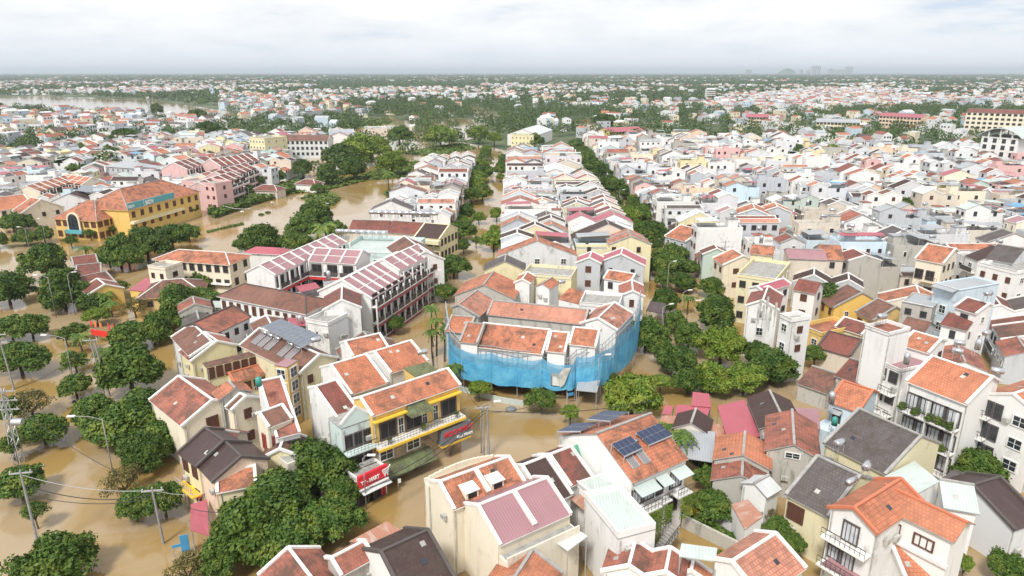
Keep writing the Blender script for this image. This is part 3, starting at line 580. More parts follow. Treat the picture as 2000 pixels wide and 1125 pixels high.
h.win(3,6,[.55],.9,2.1,'r'); h.win(3,2.5,[.25,.5,.75],.8,2.1,'r'); h.box(0,0,1,-1.5,6.2,0,4.2,'wall_C','front_block'); h.box(0,.03,.97,6.2,6.25,.2,4.0,'terrace','terrace'); h.win(0,6,[.3,.75],1.1,2,'r')
G('cream_gable','small cream front gable with brown roof beside the big tree',(560,842),(546,878),(592,860),7.2,.5,'L','E','trim',win=None)
h=FB('shop','shop with long white canopy edge and flat roof below the mint house',(697,934),(753,908),(735,890),4.0,'W','terrace',win=None,par=.3); SH=h
c_,al_,o_,l_=h.side(0); s_=MB(); q=c_-al_*.2+o_*.35; q.z=2.9; s_.box(q,al_*(l_*1.0),o_*.4,Vector((0,0,1.6)),'signred'); s_.box(q-Vector((0,0,.35)),al_*l_,o_*.52,Vector((0,0,.2)),'white'); h.part('sign_board',s_)
text('TT - MART',h.root,q+al_*.25+o_*.43+Vector((0,0,.4)),al_,o_,l_*.72/4.6,'white','lettering',h.O,.03,.85)
ct=MB(); qq=q+al_*(l_*.80)+o_*.45+Vector((0,0,.2))
for a,b in (((0,.9),(.9,1.0)),((.9,1.0),(.75,.35)),((.75,.35),(.2,.35)),((.2,.35),(0,.9)),((.9,1.0),(1.15,1.3)),((.1,.65),(.85,.68)),((.4,.9),(.4,.35)),((.65,.9),(.6,.35))): ct.bar(qq+al_*a[0]+Vector((0,0,a[1])),qq+al_*b[0]+Vector((0,0,b[1])),.11,'white')
for a in (.3,.7): ct.box(qq+al_*(a-.08)+Vector((0,0,.05)),al_*.17,o_*.05,Vector((0,0,.17)),'white')
h.part('cart_symbol',ct); h.win(0,.0,[.25,.6],2.4,2.2,'d'); h.box(0,.78,.95,0,2.2,.03,.1,'signred','red_panel'); h.awning(0,2.5,0,1,1.3,'roof_F',.3)
# three orange roofs behind
G('tiled_house','orange tiled house with white copings, leftmost of the three behind the corner house',(645,714),(716,693),(752,747),11.5,.45,'W','O','trim',win=None,back=.6,ov=.05)
G('tiled_house','orange tiled house with white copings, rightmost of three behind the corner house',(730,688),(803,666),(829,705),11.5,.45,'W','O','trim',win=None,back=.6,ov=.05)
G('tiled_house','orange tiled house with white copings, farthest of three behind the corner house',(672,668),(742,652),(759,677),11.5,.45,'W','O','trim',win=None,back=.6,ov=.05)
FB('roof_room','yellow roof room with mossy roof beside the corner house',(812,735),(858,722),(842,703),10.4,'Y','thatch',par=.1,win=None)
# yellow compound
h=G('yellow_house','yellow house with brown tiled roof carrying five solar water heaters',(508,642),(624,693),(576,724),9.5,.5,'L','E','trim',back=.8,win=None,ov=.2); YH=h; h.winauto(1,2,'s',.9,1.3)
G('yellow_house','yellow gabled wing with white ridge and gridded tile roof',(400,650),(424,667),(374,704),8.5,.5,'L','R','trim',back=.7,win=None)
h=G('yellow_wing','low orange roofed veranda of the yellow courtyard',(448,729),(532,706),(538,722),5.5,.5,'L','O','orange_trim',win=None,back=.5); h.winauto(0,5,'s',1,1.8,drop=2.4)
h=FB('yellow_house','yellow courtyard wing with brown doors behind the orange veranda',(402,716),(500,692),(510,680),7.2,'L','roof_E',par=.1,win=None); h.winauto(0,6,'s',1.0,1.9)
h=FB('lift_tower','yellow framed glass lift tower with mauve roof',(536,712),(560,716),(566,700),9.8,'Y','roof_P',par=.1,win=None)
for i in (0,1,2,3): h.winauto(i,1,'g',1.6,1.7,floor=2.1)
h=G('yellow_house','cream house with red tiled roof and glass-edged skylight by the left avenue',(350,736),(415,782),(358,831),9,.5,'C','R','trim',back=.8,win=None); h.winauto(1,1,'s',1.6,2,rows=2)
G('yellow_house','grey and cream gabled house with small orange roof beside yellow compound',(446,745),(458,758),(430,780),10,.5,'D','O',None,win=None)
h=G('cream_house','narrow cream house with green water tank on its roof',(470,770),(480,775),(455,800),9,.5,'C','E','trim')
# dark roofed yellow house bottom left
h=G('yellow_house','yellow balconied house with dark brown roof beside the avenue trees',(401,838),(437,862),(386,908),8.8,.5,'L','J','dark_trim',back=.6,win=None); h.winauto(0,2,'s',1.2,1.7); h.balcony(0,3.4,0,1,1.2,'yellow_trim','grey_trim')
h=G('yellow_house','peach gabled house with dark brown roof, front one of two beside avenue trees',(438,862),(471,893),(414,934),8.6,.5,'P','J','dark_trim',back=.9,win=None)
G('tiled_house','dark reddish tiled roof behind the dark brown pair',(403,836),(466,846),(478,868),7.5,.45,'N','A',None,win=None)
h=G('yellow_porch','pale yellow front house with orange roof and wide dark glass doors',(425,924),(496,911),(503,945),7.0,.35,'L','O','trim',win=None,back=.3); h.win(0,1.6,[.45],3.4,2.6,'d')
for i,(pp,lb) in enumerate((([(354,932,3),(388,975,3),(402,960,3.6),(372,915,3.6)],'upper'),([(372,985,3),(372,1035,3),(408,1046,3),(404,975,3.4)],'lower'))):
    SL('metal_roof','maroon street awning beside the yellow house, %s one'%lb,pp,'K',zlow=-1)
# hospital-like long brown roof + red-white hotel
h=G('long_house','long pale building with weathered brown hipped roof and upper gallery',(478,555),(596,577),(573,606),9.3,.5,'W','E','dark_trim',hip=True,win=None,back=.8); h.winauto(0,11,'s',1.0,1.9,drop=2.8); h.box(0,0,1,3.4,3.6,0,1.1,'trim','gallery')
G('tiled_house','brown orange curved-ridge house with rusty stair behind, left of the yellow compound',(376,632),(454,598),(482,621),9,.45,'W','R','dark_trim',win='auto')
G('tiled_house','red brown tiled house end facing the left avenue',(376,633),(414,668),(371,693),8.5,.45,'W','E','trim',win=None)
h=G('white_house','large plain white gabled house with dark red roof edge beside the banded hotel',(668,560),(667,587),(704,613),11.5,.5,'W','A','trim',win=None,ov=.1)
h=FB('white_house','white house with small dark slits and cream roof hatch',(596,622),(640,630),(650,606),9.5,'W','terrace',win=None); h.winauto(0,3,'o',.4,.9,rows=1)
G('white_house','low white house with orange and crimson roof in front of the plain white gable',(640,626),(638,634),(612,648),7.5,.45,'W','O','trim',win=None)
def hotel_wing(label,R1,R2,E2,zr,n,floors=(7.4,4.1,.8),band='red_trim',wall='W',roof='P',back=1.0,sl=.5,name='hotel',half=None):
    h=G(name,label,R1,R2,E2,zr,sl,wall,roof,'trim',win=None,back=back,ov=.15,cat='hotel',half=half)
    m=MB()
    for i in range(1,n):
        a=-h.L/2+h.L*i/n; m.bar(h.pt(a,0,h.zr+.2),h.pt(a,h.hf+.25,h.ze+.1),.35,'trim',.28); m.bar(h.pt(a,0,h.zr+.2),h.pt(a,-h.hb-.25,h.zr-sl*h.hb+.1),.35,'trim',.28)
    m.bar(h.pt(-h.L/2,h.hf*.55,h.zr-sl*h.hf*.55+.12),h.pt(h.L/2,h.hf*.55,h.zr-sl*h.hf*.55+.12),.14,'trim',.12)
    h.part('roof_rib',m)
    for z_ in floors:
        h.win(0,z_,[(i+.5)/n for i in range(n)],h.L/n*.7,2.3,'d')
        h.box(0,0,1,z_-.25,z_-.1,.0,1.3,'trim','balcony'); h.box(0,0,1,z_-.9,z_-.28,.9,1.32,band,'band')
        r=MB(); c,al,o,l=h.side(0)
        for i in range(n): q=c+al*(l*(i+.08)/n)+o*1.25; q.z=z_; r.box(q,al*(l/n*.84),o*.05,Vector((0,0,.95)),'dark_trim')
        h.part('railing',r)
    for i in range(n+1):
        h.box(0,i/n-.006,i/n+.006,0,h.ze-.1,1.05,1.3,'trim','pillar')
    return h
hotel_wing('white hotel wing with ribbed mauve roof, left side of the courtyard',(650,458),(506,519),(530,539),12,8,wall='W')
hotel_wing('white hotel wing with ribbed mauve roof across the end of the courtyard',(618,485),(708,490),(698,515),12.2,3)
hotel_wing('white hotel wing with ribbed mauve roof, maroon bands and many balconies',(775,493),(668,548),(724,583),12,8,band='maroon',back=.9)
hotel_wing('white hotel rear wing with stepped mauve roofs behind the banded wing',(815,478),(748,508),(775,530),12.6,4,band='maroon',back=.9)
h=FB('pool_building','pale green building around a rooftop pool with row of white tanks',(655,490),(790,496),(785,462),9.5,'T','roof_M',par=1.0,win='auto',cat='hotel')
for i,(u,v) in enumerate(((640,436),(700,436))):
    G('tiled_house','long terracotta roof behind the rooftop pool, %s half'%('left','right')[i],((690,430),(768,432))[i],((762,432),(830,436))[i],((758,452),(822,458))[i],9,.5,'N','A',None,win=None)
h=G('cream_hotel','cream terrace hotel with dark brown double roof by the canal street',(830,436),(878,440),(872,468),11,.4,'L','D','cream_trim',back=.8,win=None,ov=.1); h.winauto(0,4,'d',1.1,1.8); h.winauto(1,5,'d',1.1,1.8); h.box(0,-.05,1.05,h.ze-1.3,h.ze-.3,.0,1.6,'wall_L','terrace_wall')
h=G('white_house','tall white house with weathered orange roof beside the cream terrace hotel',(790,462),(830,492),(800,520),12,.5,'W','E','trim',win='auto')
h=G('cream_house','pale yellow gable house with slate roof closing the canal street',(988,498),(986,510),(947,524),9.8,.45,'L','S',None,win=None,back=.95)
h=FB('cream_house','long pale yellow parapet house with balusters and roof garden',(1020,533),(1116,540),(1114,520),9.2,'L','terrace',win=None)
# school, bank, left buildings
h=G('school','cream two-storey school with orange hipped roof and white gutters',(350,488),(440,494),(456,517),9.5,.35,'C','O','trim',hip=True,win=None,back=.9,cat='school'); h.winauto(0,9,'d',1.3,1.7); h.winauto(1,2,'d',1.3,1.7); h.box(0,0,1,3.2,3.5,0,1.0,'trim','gallery')
FB('school','cream corner block with black roof vents at the left end of the school',(288,518),(322,522),(330,508),9.0,'C','terrace',cat='school')
h=G('yellow_house','yellow low house with brown hipped roof half surrounded by flooded garden',(318,548),(356,545),(362,575),6,.45,'Y','E','trim',hip=True,win=None,back=.9); h.winauto(0,3,'d',1.2,1.3)
SL('metal_roof','crimson metal roof left of the yellow garden house',[(252,566,4.4),(300,572,4.4),(325,548,5),(284,542,5)],'K',wall='Y')
G('metal_house','wide crimson hipped roof behind the school',(500,482),(540,484),(568,497),8,.4,'W','K',None,hip=True,win=None)
for i,(a,b,c,z_) in enumerate((((140,503),(186,497),(212,522),6),((150,519),(196,514),(228,540),6),((150,543),(206,531),(246,555),6.2))):
    G('tiled_house','old dark tiled house behind the round trees, %s one'%('farthest','middle','nearest')[i],a,b,c,z_,.45,'Y','A','grey_trim',win=None,back=.7)
G('yellow_house','yellow gabled house with dark roof and white tin edge by the garden',(190,545),(205,556),(168,571),6,.45,'Y','A','trim',win=None)
def hipblock(name,label,A,B,C,ze,rise,wall,roof,cat,win=None,dep=None):
    D_=dep
    a,b,c=P(*A,ze),P(*B,ze),P(*C,ze); d=(b-a); L=d.length; d.normalize(); nn=Vector((-d.y,d.x,0)); dep=(c-b).dot(nn); n=-nn if dep>0 else nn; D=abs(dep)
    if D_: D=D_; n=nn if nn.dot(-a)>0 else -nn
    O=(a+b)/2-n*D/2
    h=House(name,label,cat,O,d,n,L,D/2,D/2,ze)
    mw,mr,mt=gable_core(h,O,d,n,L,D/2,D/2,ze+rise,rise/(D/2),'wall_'+wall,'roof_'+roof,'grey_trim',hip=True); h.part('wall',mw); h.part('roof',mr); h.part('ridge_cap',mt); return h
h=hipblock('bank','golden yellow bank pavilion with orange hipped roof and arched entrance window',(106,426),(188,431),(248,413),6.3,4.6,'Y','O','bank'); BK=h
for i in (0,1,3):
    if h.facing(i): h.winauto(i,6,'s',1.7,1.9,floor=3.4,drop=2.3)
def arch(h,i,x,z,w,hh,frame='cream_trim'):
    c,al,o,l=h.side(i); b=MB(); q=c+al*(x*l)+o*.9; pts=[(-w/2,z)]+[(-w/2*math.cos(t*math.pi/10),z+hh-w/2+w/2*math.sin(t*math.pi/10)) for t in range(11)]+[(w/2,z)]
    P3=lambda a,zz,oo=0:Vector((q.x+al.x*a+o.x*oo,q.y+al.y*a+o.y*oo,zz)); b.poly([P3(a,zz,.02) for a,zz in pts],'glass'); 
    for (a0,z0),(a1,z1) in zip(pts,pts[1:]): b.bar(P3(a0,z0,-.2),P3(a1,z1,-.2),.5,frame,.5)
    for a in (-w/6,w/6): b.bar(P3(a,z,.06),P3(a,z+hh-w*.1,.06),.1,'dark_trim')
    h.part('arched_window',b)
i_=0; arch(h,0,.5,2.4,4.2,6.0); h.box(0,.3,.7,2.0,3.2,.95,1.4,'teal','sign_board'); 
h=hipblock('bank','golden yellow two-storey main bank wing with large orange roof and rooftop sign',(250,410),(388,374),(388,373),8.8,5.0,'Y','O','bank',dep=17)
for i in (0,1):
    h.winauto(i,9 if i==0 else 4,'s',1.4,1.9,floor=3.5,drop=2.8)
h.box(0,.0,.7,4.2,5.0,0,1.4,'wall_L','balcony'); arch(h,1,.35,2.5,3.6,7.5)
c_,al_,o_,l_=h.side(0); s_=MB(); q=c_+al_*(-.02*l_)+o_*.4; q.z=8.9; s_.box(q,al_*(l_*.62),o_*.3,Vector((0,0,2.0)),'teal'); s_.box(q+al_*(l_*.2)+o_*.31,al_*.12,o_*.02,Vector((0,0,2.0)),'white'); h.part('sign_board',s_)
text('BIDV',h.root,q+al_*.25+o_*.33+Vector((0,0,.5)),al_,o_,1.2,'white','lettering',h.O,.03,1.0)
text('BIDV',h.root,q+al_*(l_*.22)+o_*.33+Vector((0,0,.3)),al_,o_,1.8,'white','lettering',h.O,.05,1.0)
# pink hotel
for i,(a,b,c,z_,n_,lb) in enumerate((((450,336),(386,356),(412,375),10.5,5,'front wing nearest the avenue, with long balconies'),((478,318),(420,336),(440,350),11,5,'middle wing above the front wing'),
    ((486,300),(410,311),(428,325),12.5,6,'rear wing with the longest ridge'),((372,309),(338,318),(350,335),12.5,3,'left gabled wing with round gable emblem'))):
    hotel_wing('pink hotel with red brown roofs, '+lb,a,b,c,z_,n_,(6.6,3.4,.4),'wall_K','K','A',name='pink_hotel')
h=FB('pink_hotel','pink hotel central tower with square windows',(354,352),(420,358),(430,330),10.5,'K','terrace',cat='hotel',dep=8)
# cream lodge wings far left
hotel_wing('cream lodge with orange roof, right-hand wing left of the bank',(128,341),(180,347),(192,352),8.5,4,(4.2,1.0),'cream_trim','C','O',name='lodge',half=5)
hotel_wing('cream lodge with orange roof, long middle wing with balconies',(50,364),(126,343),(138,357),8.5,6,(4.2,1.0),'cream_trim','C','O',name='lodge')
G('lodge','cream lodge with orange roof at the left picture edge',(-20,388),(46,380),(60,402),8,.5,'C','O','trim',cat='hotel')
G('cream_house','cream gabled house with arched window left of the bank',(62,386),(80,390),(54,419),9,.55,'C','O','trim')
h=G('grey_house','modern grey house with large hipped grey roof and white balconies',(238,315),(268,317),(284,330),10,.35,'G','T',None,hip=True)
h=G('apartment_block','long grey and white four-storey block with terracotta roof',(545,264),(645,264),(650,274),13,.4,'Q','E','grey_trim',win=None,cat='apartments',half=6.5); h.winauto(0,11,'k',1.5,1.7,rows=4)
h=FB('apartment_block','yellow green stair block left of the long grey block',(486,268),(516,270),(536,264),14,'L','terrace',cat='apartments'); 
# far landmarks
h=FB('dome_hotel','white hotel with huge pale green curved roof at the right edge',(1918,266),(1990,271),(2035,258),18,'W','terrace',win=None,cat='hotel',dep=22); h.winauto(0,4,'k',1.8,2.2,rows=4)
m=MB(); H2=h.L/2+2; 
for i in range(12):
    a0,a1=-H2+i*H2/6,-H2+(i+1)*H2/6; z0=18.2+4.5*(1-(a0/H2)**2); z1=18.2+4.5*(1-(a1/H2)**2)
    q=[h.pt(a0,h.hf+1.2,z0),h.pt(a1,h.hf+1.2,z1),h.pt(a1,-h.hb-3,z1),h.pt(a0,-h.hb-3,z0)]; q=q if (q[1]-q[0]).cross(q[2]-q[1]).z>0 else q[::-1]; m.slab(q,.3,'roof_M')
for a,b in ((-H2+5,h.hf),(H2-5,h.hf),(-H2+5,-h.hb),(H2-5,-h.hb),(0,h.hf)): m.bar(h.pt(a,b,17),h.pt(a,b,22),.5,'trim')
h.part('curved_roof',m)
for a,b,c,z_,lb,w_,r_ in (((1893,212),(2030,216),(2040,222),22,'long beige five-storey block with dark red roof at upper right','C','A'),((1728,220),(1810,224),(1816,230),13,'long beige school with pink metal roof in the green belt','P','K'),
   ((1595,231),(1680,233),(1690,240),12,'cream institute with flat pale roof in the green belt','L','T'),((1460,222),(1528,224),(1530,230),11,'orange and cream building with red roof beside the green belt','P','K'),
   ((1180,250),(1245,247),(1255,256),9,'ochre building with crimson hipped roof near the palms','Y','K'),((1380,172),(1396,172),(1398,176),22,'white slab hotel rising above the far town','W','F')):
    h=G('institution',lb,a,b,c,z_,.3,w_,r_,None,win=None,cat='building',half=8); h.winauto(0,12,'d',2.2,1.7,rows=5)
h=G('white_hall','white hall with blue banded yellow front building at the canal end',(1020,252),(1052,243),(1084,268),11,.35,'W','F',None,win=None,cat='hall',half=11); 
FB('yellow_house','yellow building with blue roof band at the canal end',(998,262),(1042,263),(1044,250),11,'L','roof_U',dep=12)
h=G('white_house','big white gabled house with dark square windows across the middle block',(1085,318),(1085,330),(1038,345),10,.35,'W','W' if False else 'F','trim')
# netted building
NB=[]
def nb(lb,*a,**k):
    k.setdefault('win',None); h=G('netted_wing',lb,*a,cat='building',group='roofs of the netted building',base=2.6,**k); NB.append(h); return h
nb('widest orange front roof of the building wrapped in blue net',(946,632),(1073,645),(1060,690),10.2,.45,'W','O','trim',back=.3)
nb('narrow orange roof left of the widest roof of the netted building',(914,631),(945,634),(930,669),10.6,.45,'W','O','grey_trim',back=.3)
nb('narrow orange roof right of the widest roof of the netted building',(1078,648),(1111,651),(1100,687),10.2,.45,'W','O','trim',back=.3)
nb('square orange roof with arched window on the netted building',(1122,640),(1170,645),(1163,676),10.6,.45,'W','O','trim',back=.4)
nb('orange roof at the left corner of the netted building',(884,617),(926,621),(908,649),9.8,.45,'D','O','grey_trim',back=.4)
nb('long weathered orange rear roof of the netted building',(964,588),(1148,606),(1138,632),10.4,.45,'D','X','grey_trim',back=.5)
nb('left side orange roof with white skylight strip on the netted building',(932,568),(895,596),(922,628),10.4,.45,'D','X','grey_trim',back=.3)
nb('right side orange roof with white gable on the netted building',(1200,592),(1168,622),(1200,648),10.4,.45,'W','X','trim',back=.9)
G('concrete_house','concrete-walled house with wide orange gable roof behind the netted building',(964,531),(945,556),(893,571),9.5,.42,'D','O',None,win=None)
G('white_house','white house with orange roof and arched black window behind the netted building',(1030,532),(1020,546),(1003,557),9.5,.5,'W','O','trim',win=None)
G('white_house','plain white gabled house with orange roof right of the arched window',(1078,543),(1060,554),(1038,567),9.5,.5,'W','O',None,win=None)
SL('tiled_roof','orange roof plane beside the vine-grown white wall',[(1090,584,7.5),(1132,594,7.5),(1140,570,8.8),(1112,562,8.8)],'O',wall='W')
for a,b,c,z_,w_,r_,lb in (((1156,492),(1151,504),(1118,531),10,'G','K','grey gabled house with crimson roof behind the netted building, left one'),((1216,485),(1213,497),(1257,531),10,'G','K','grey gabled house with crimson roof behind the netted building, right one'),
   ((1190,528),(1240,536),(1236,552),10,'W','O','white house with long orange roof at the tree-lined street'),((1234,548),(1236,569),(1212,588),9.5,'W','R','orange-roofed house with mint gable edge at the tree-lined street')):
    G('white_house',lb,a,b,c,z_,.45,w_,r_,'trim',back=.9)
FB('white_house','white flat house with open roof storey behind the netted building',(1132,590),(1210,596),(1212,572),9,'W','terrace')
# bottom middle
for i,(a,b,c,w_,lb) in enumerate((((1226,1060),(1243,1062),(0,0),0,''),)): pass
G('tiled_house','red tiled roof with stained ridge at the bottom edge, left of three',(1241,1058),(1228,1106),(1182,1108),6.5,.5,'W','R','trim',win=None)
G('tiled_house','red tiled roof with stained ridge at the bottom edge, middle of three',(1309,1072),(1300,1118),(1268,1122),6.5,.5,'W','R','trim',win=None)
G('tiled_house','small orange tiled roof under the mint canopy at the bottom edge',(1354,1096),(1350,1116),(1326,1120),5.5,.5,'W','O','trim',win=None)
h=G('white_house','white house with pale orange roof, mossy wall and skylight at bottom edge',(1514,1044),(1430,1098),(1490,1162),9,.5,'W','X','trim',win=None,back=.6)
SL('canopy','mint flat canopy on a frame at the bottom edge',[(1326,1086,8),(1398,1096,8),(1401,1070,8.2),(1331,1061,8.2)],'M')
G('tiled_house','orange tiled roof with dark mortar lines at the bottom edge below the cream house',(1040,1076),(1005,1130),(1080,1140),6.5,.5,'D','O','grey_trim',win=None)
# (u, v, half width, mesh, label)
TL=[(14,565,44,'d1','broad tree at the left picture edge beyond the power pole'),(-5,470,22,'d0','dark tree cut by the left picture edge beside the avenue bend'),(45,437,26,'d0','dark tree on the far side of the avenue bend'),
(88,512,48,'d0','large round dark tree on the inner corner of the avenue'),(122,570,50,'d1','dense tree by the twin street lamps near the old dark roofs'),(60,640,34,'m0','bushy tree left of the avenue, above the feathery one'),
(36,700,52,'m1','feathery tree overhanging the left side of the avenue'),(20,640,36,'m0','tree in front of the left power pole'),(60,790,46,'y0','thin brownish tree at the left edge above the lattice pole'),
(82,838,48,'m1','green tree beside the lattice power pole'),(38,942,46,'m1','tree crown below the lattice power pole'),(66,998,26,'s0','small tree beside the leaning concrete pole'),(104,1104,66,'m0','tree at the bottom left corner under the cables'),
(20,800,30,'m0','dark bush at the left picture edge beside the blue tin roof'),(22,870,30,'s0','tree leaning on the roofs at the left edge'),
(252,722,72,'m0','largest tree on the median, spreading over the flood'),(252,655,44,'m1','tree left behind the largest median tree, beside the red banner'),(300,648,38,'m0','tree right behind the largest median tree'),
(145,752,34,'m1','median tree with loose round crown, lowest of the small ones'),(145,705,32,'s0','median tree around the thin lamp post'),(128,655,22,'s0','small bare-stemmed median tree'),(150,645,24,'s0','small yellowish median tree with palm-like crown'),
(185,805,42,'m0','tree above the avenue lamp, leftmost of the avenue cluster'),(228,835,58,'m0','dark middle tree of the avenue cluster'),(285,815,62,'d1','highest broad tree of the avenue cluster beside the tiled house'),(330,852,50,'m0','tree of the avenue cluster touching the dark roof'),
(280,885,52,'d0','lower tree of the avenue cluster behind the lamp'),(240,940,50,'y0','brownish tree in the avenue cluster below the lamp'),(262,985,36,'m0','small green tree at the lower end of the avenue cluster'),(318,975,42,'m0','round green tree beside the maroon awning'),
(365,1110,52,'y0','sparse reddish tree at the bottom edge near the street sign'),(480,1035,92,'m0','largest tree in front, spreading over the corner by the yellow porch'),(545,985,82,'d1','tall dark tree rising between yellow porch and shop'),
(615,915,84,'d1','tree crown hiding the shop row front'),(640,1015,70,'m1','broad lighter tree above the red tiled roof'),(560,1065,70,'m0','tree between big front tree and red tiled roof'),(668,965,38,'m0','tree branch crown next to the shop sign'),(430,1085,60,'m0','lower left crown of the front tree group'),
(348,598,44,'d1','dense tree left of the brown curved roof'),(395,585,38,'m0','tree beside the long brown hipped roof'),(378,630,30,'m0','tree in front of the long pale building'),(398,552,34,'m0','tree at the corner of the cream school'),(455,540,24,'m0','small tree between school and hotel gable'),
(320,625,34,'s0','loose tree beside the flooded garden'),(262,600,26,'y0','bare pale shrub in the flooded garden'),(180,592,26,'d0','round shrub at the garden edge'),(188,615,22,'l1','light green low shrub in the garden water'),(235,560,20,'s0','garden tree beside the yellow gable'),(142,548,10,'l0','bright yellow green bush by the old dark roofs'),
(232,492,44,'m0','tree beside the old dark roofs, left in front of bank'),(285,478,44,'d1','dense tree in the middle of the row in front of bank'),(335,462,42,'d0','dense tree at the right end of the row in front of bank'),(368,455,26,'m0','small tree at the street end of the bank row'),(212,500,30,'m0','tree half hidden at the left of the bank row'),(250,505,34,'m0','tree behind the school corner block'),
(138,470,16,'s0','young street tree in front of the bank pavilion'),(176,455,16,'s0','young street tree at the bank pavilion corner'),(218,448,15,'s0','young street tree at the bank arcade'),(268,440,22,'s0','street tree before the main bank wing'),(370,412,18,'s0','street tree at the right end of the bank'),(85,458,24,'m1','tree by the avenue bend left of the bank'),(50,465,22,'m0','tree beside the crossroads lamps'),
(24,435,26,'m0','tree below the left cream lodge'),(120,380,20,'d0','round tree in the lodge courtyard'),(28,415,14,'d0','small dark tree in front of the lodge'),
(510,470,44,'d1','wide tree at the water edge behind the school'),(478,478,26,'m0','smaller tree left of the wide water edge tree'),(590,445,42,'m0','tree left of the coconut palm'),(618,425,40,'d0','dark tree behind the coconut palm'),(575,475,34,'m0','low tree in front of the coconut palm'),(655,450,26,'m0','tree right of the coconut palm'),
(886,520,34,'d1','big dark tree at the canal street corner'),(905,480,18,'d0','dark tree beside the canal street balcony wall'),(868,570,28,'m0','tree at the foot of the banded hotel'),(860,545,20,'m0','small tree between big dark tree and hotel'),(935,425,18,'l0','light green tree in the canal street'),(942,376,24,'m1','layered tree in the canal street'),(940,338,26,'d0','dark round tree at the far canal street'),(930,470,14,'s0','thin tree leaning over the canal street'),
(935,758,24,'l1','light green half drowned tree left of the round street shrub'),(1057,780,34,'m0','round shrub tree standing in the street water'),(1114,805,24,'l0','yellow green tree beside the solar panels'),(1188,735,22,'m0','small tree before the netted building corner'),(1235,772,68,'l1','large layered bright green tree, centre of the picture'),
(1262,655,46,'m0','tree against the right side of the blue net'),(1300,690,34,'s0','loose tree beside the net with lamp'),(1325,705,46,'d0','dark tree between net tree and bamboo'),(1345,745,36,'d1','lower dark tree before the market roofs'),(1400,615,46,'d1','round dark tree left of the antenna house'),(1345,655,40,'m0','tree above the dark one at street junction'),
(1410,675,58,'l0','tall feathery bamboo clump left of the antenna house'),(1390,740,46,'l0','yellow green bamboo clump above the crimson roofs'),(1455,740,44,'l0','right light green bamboo clump'),(1508,718,50,'d1','big dark glossy tree right of the bamboo'),(1480,695,36,'d0','dark tree behind the bamboo'),(1290,745,24,'l1','light shrub tree by the gate lamps'),
(1298,590,36,'d0','tree in the street below the curved lamp'),(1318,628,28,'m0','tree beside the corner glass canopy'),(1335,552,30,'d0','tree in the middle of the tree-lined street'),(1392,560,30,'m1','street tree by the mint canopy'),(1420,555,16,'c0','slim conifer before the pale yellow wall'),(1295,545,22,'m0','small street tree beside the crimson roofs'),
(1315,498,30,'m0','street tree in front of the bluish grey house'),(1275,450,32,'d0','tall street tree left of the bluish grey house'),(1240,425,26,'m0','street tree before the white three-storey row'),(1245,490,28,'m1','lighter street tree nearer the crimson gables'),(1270,520,24,'m1','rounded street tree beside the lamp arm'),(1215,415,22,'s0','street tree at the left kerb'),
(1158,335,30,'d0','far street tree, first of the dark group'),(1172,365,32,'d1','far street tree, wide dark crown'),(1190,395,26,'m1','far street tree above the gap'),(1148,312,24,'m0','farthest tree at the head of the street'),(1200,430,22,'s0','far street tree with open crown'),
(1385,935,34,'m0','courtyard tree behind the white solar house'),(1392,985,48,'m1','courtyard tree above the boat'),(1370,900,26,'d0','dark courtyard tree beside the white wall'),(1520,1035,40,'m0','courtyard tree before the yellow shuttered house'),(1500,1000,24,'y0','grey green small tree beside the rusty courtyard roof'),(1552,1058,30,'m0','tree at the corner of the white balconied house'),
(1972,1110,44,'m0','tree at the bottom right corner'),(1885,1100,20,'l0','yellow green shrub by the bottom right wall'),(1592,692,28,'m0','garden tree in the temple courtyard'),(1666,648,16,'d0','clipped round tree before the temple gate'),(1775,410,38,'d1','dark dense tree amid white houses on the right'),(1712,515,16,'m0','small tree right of the plain beige house'),(1695,525,14,'m0','small tree behind the beige house'),
(1590,350,24,'m0','tree above the white roofs, upper right'),(1630,305,30,'l0','olive tree in upper right housing'),(1550,300,26,'d0','dark tree in upper right housing'),(1510,320,30,'m0','tree among roofs before the beige gable'),(1480,305,26,'m0','tree behind the pink tower house'),(1735,380,16,'m0','small tree beside the grey flat house'),(1925,355,18,'d0','tree beside the green balcony at right'),(1900,378,20,'m0','tree row by the pink wall at right'),
(130,322,26,'d0','tree among the left town houses'),(155,295,20,'m0','tree beside the small pagoda'),(150,330,20,'m0','second tree among the left town houses'),(215,300,20,'m0','tree behind the modern grey house'),(245,270,30,'d0','tree grove left of the phone mast'),(305,215,16,'m0','tree behind the phone mast'),(385,228,20,'d0','tree at the river edge'),(405,255,22,'d0','tree left of the long grey block'),
(700,300,46,'l0','bamboo grove right of the grey block, upper'),(668,310,36,'d0','dark tree between bamboo and grey block'),(740,290,34,'l0','bamboo grove beside the pond'),(640,340,30,'d1','dark tree at the ruin'),(690,330,30,'d0','dark tree near the ruin'),(590,330,24,'d0','dark tree by the white house before the pond'),(765,318,34,'l0','light bamboo at the green field'),
(860,268,34,'l0','large bamboo clump before the white villas'),(780,265,30,'m0','palm-like grove left of the bamboo clump'),(935,262,24,'l0','bamboo clump beside the canal end'),(965,270,20,'l0','rightmost bamboo clump at the canal end'),(1040,275,26,'m0','tree left of the ochre building'),(1180,240,26,'d0','dark tree before the ochre building'),
(415,390,22,'m0','tree at the pink hotel corner'),(480,372,20,'d0','dark hotel garden tree'),(500,352,20,'m0','hotel garden tree by the pavilion'),(545,345,18,'m0','tree beside the gate pavilion'),(620,368,18,'m0','round bush before the white pavilion roofs'),(765,375,14,'m0','bush in the pond'),(1410,1085,14,'s0','climbing plants over the courtyard wall'),(770,632,20,'m0','tree beside the banded hotel corner')]
AVOID=[]
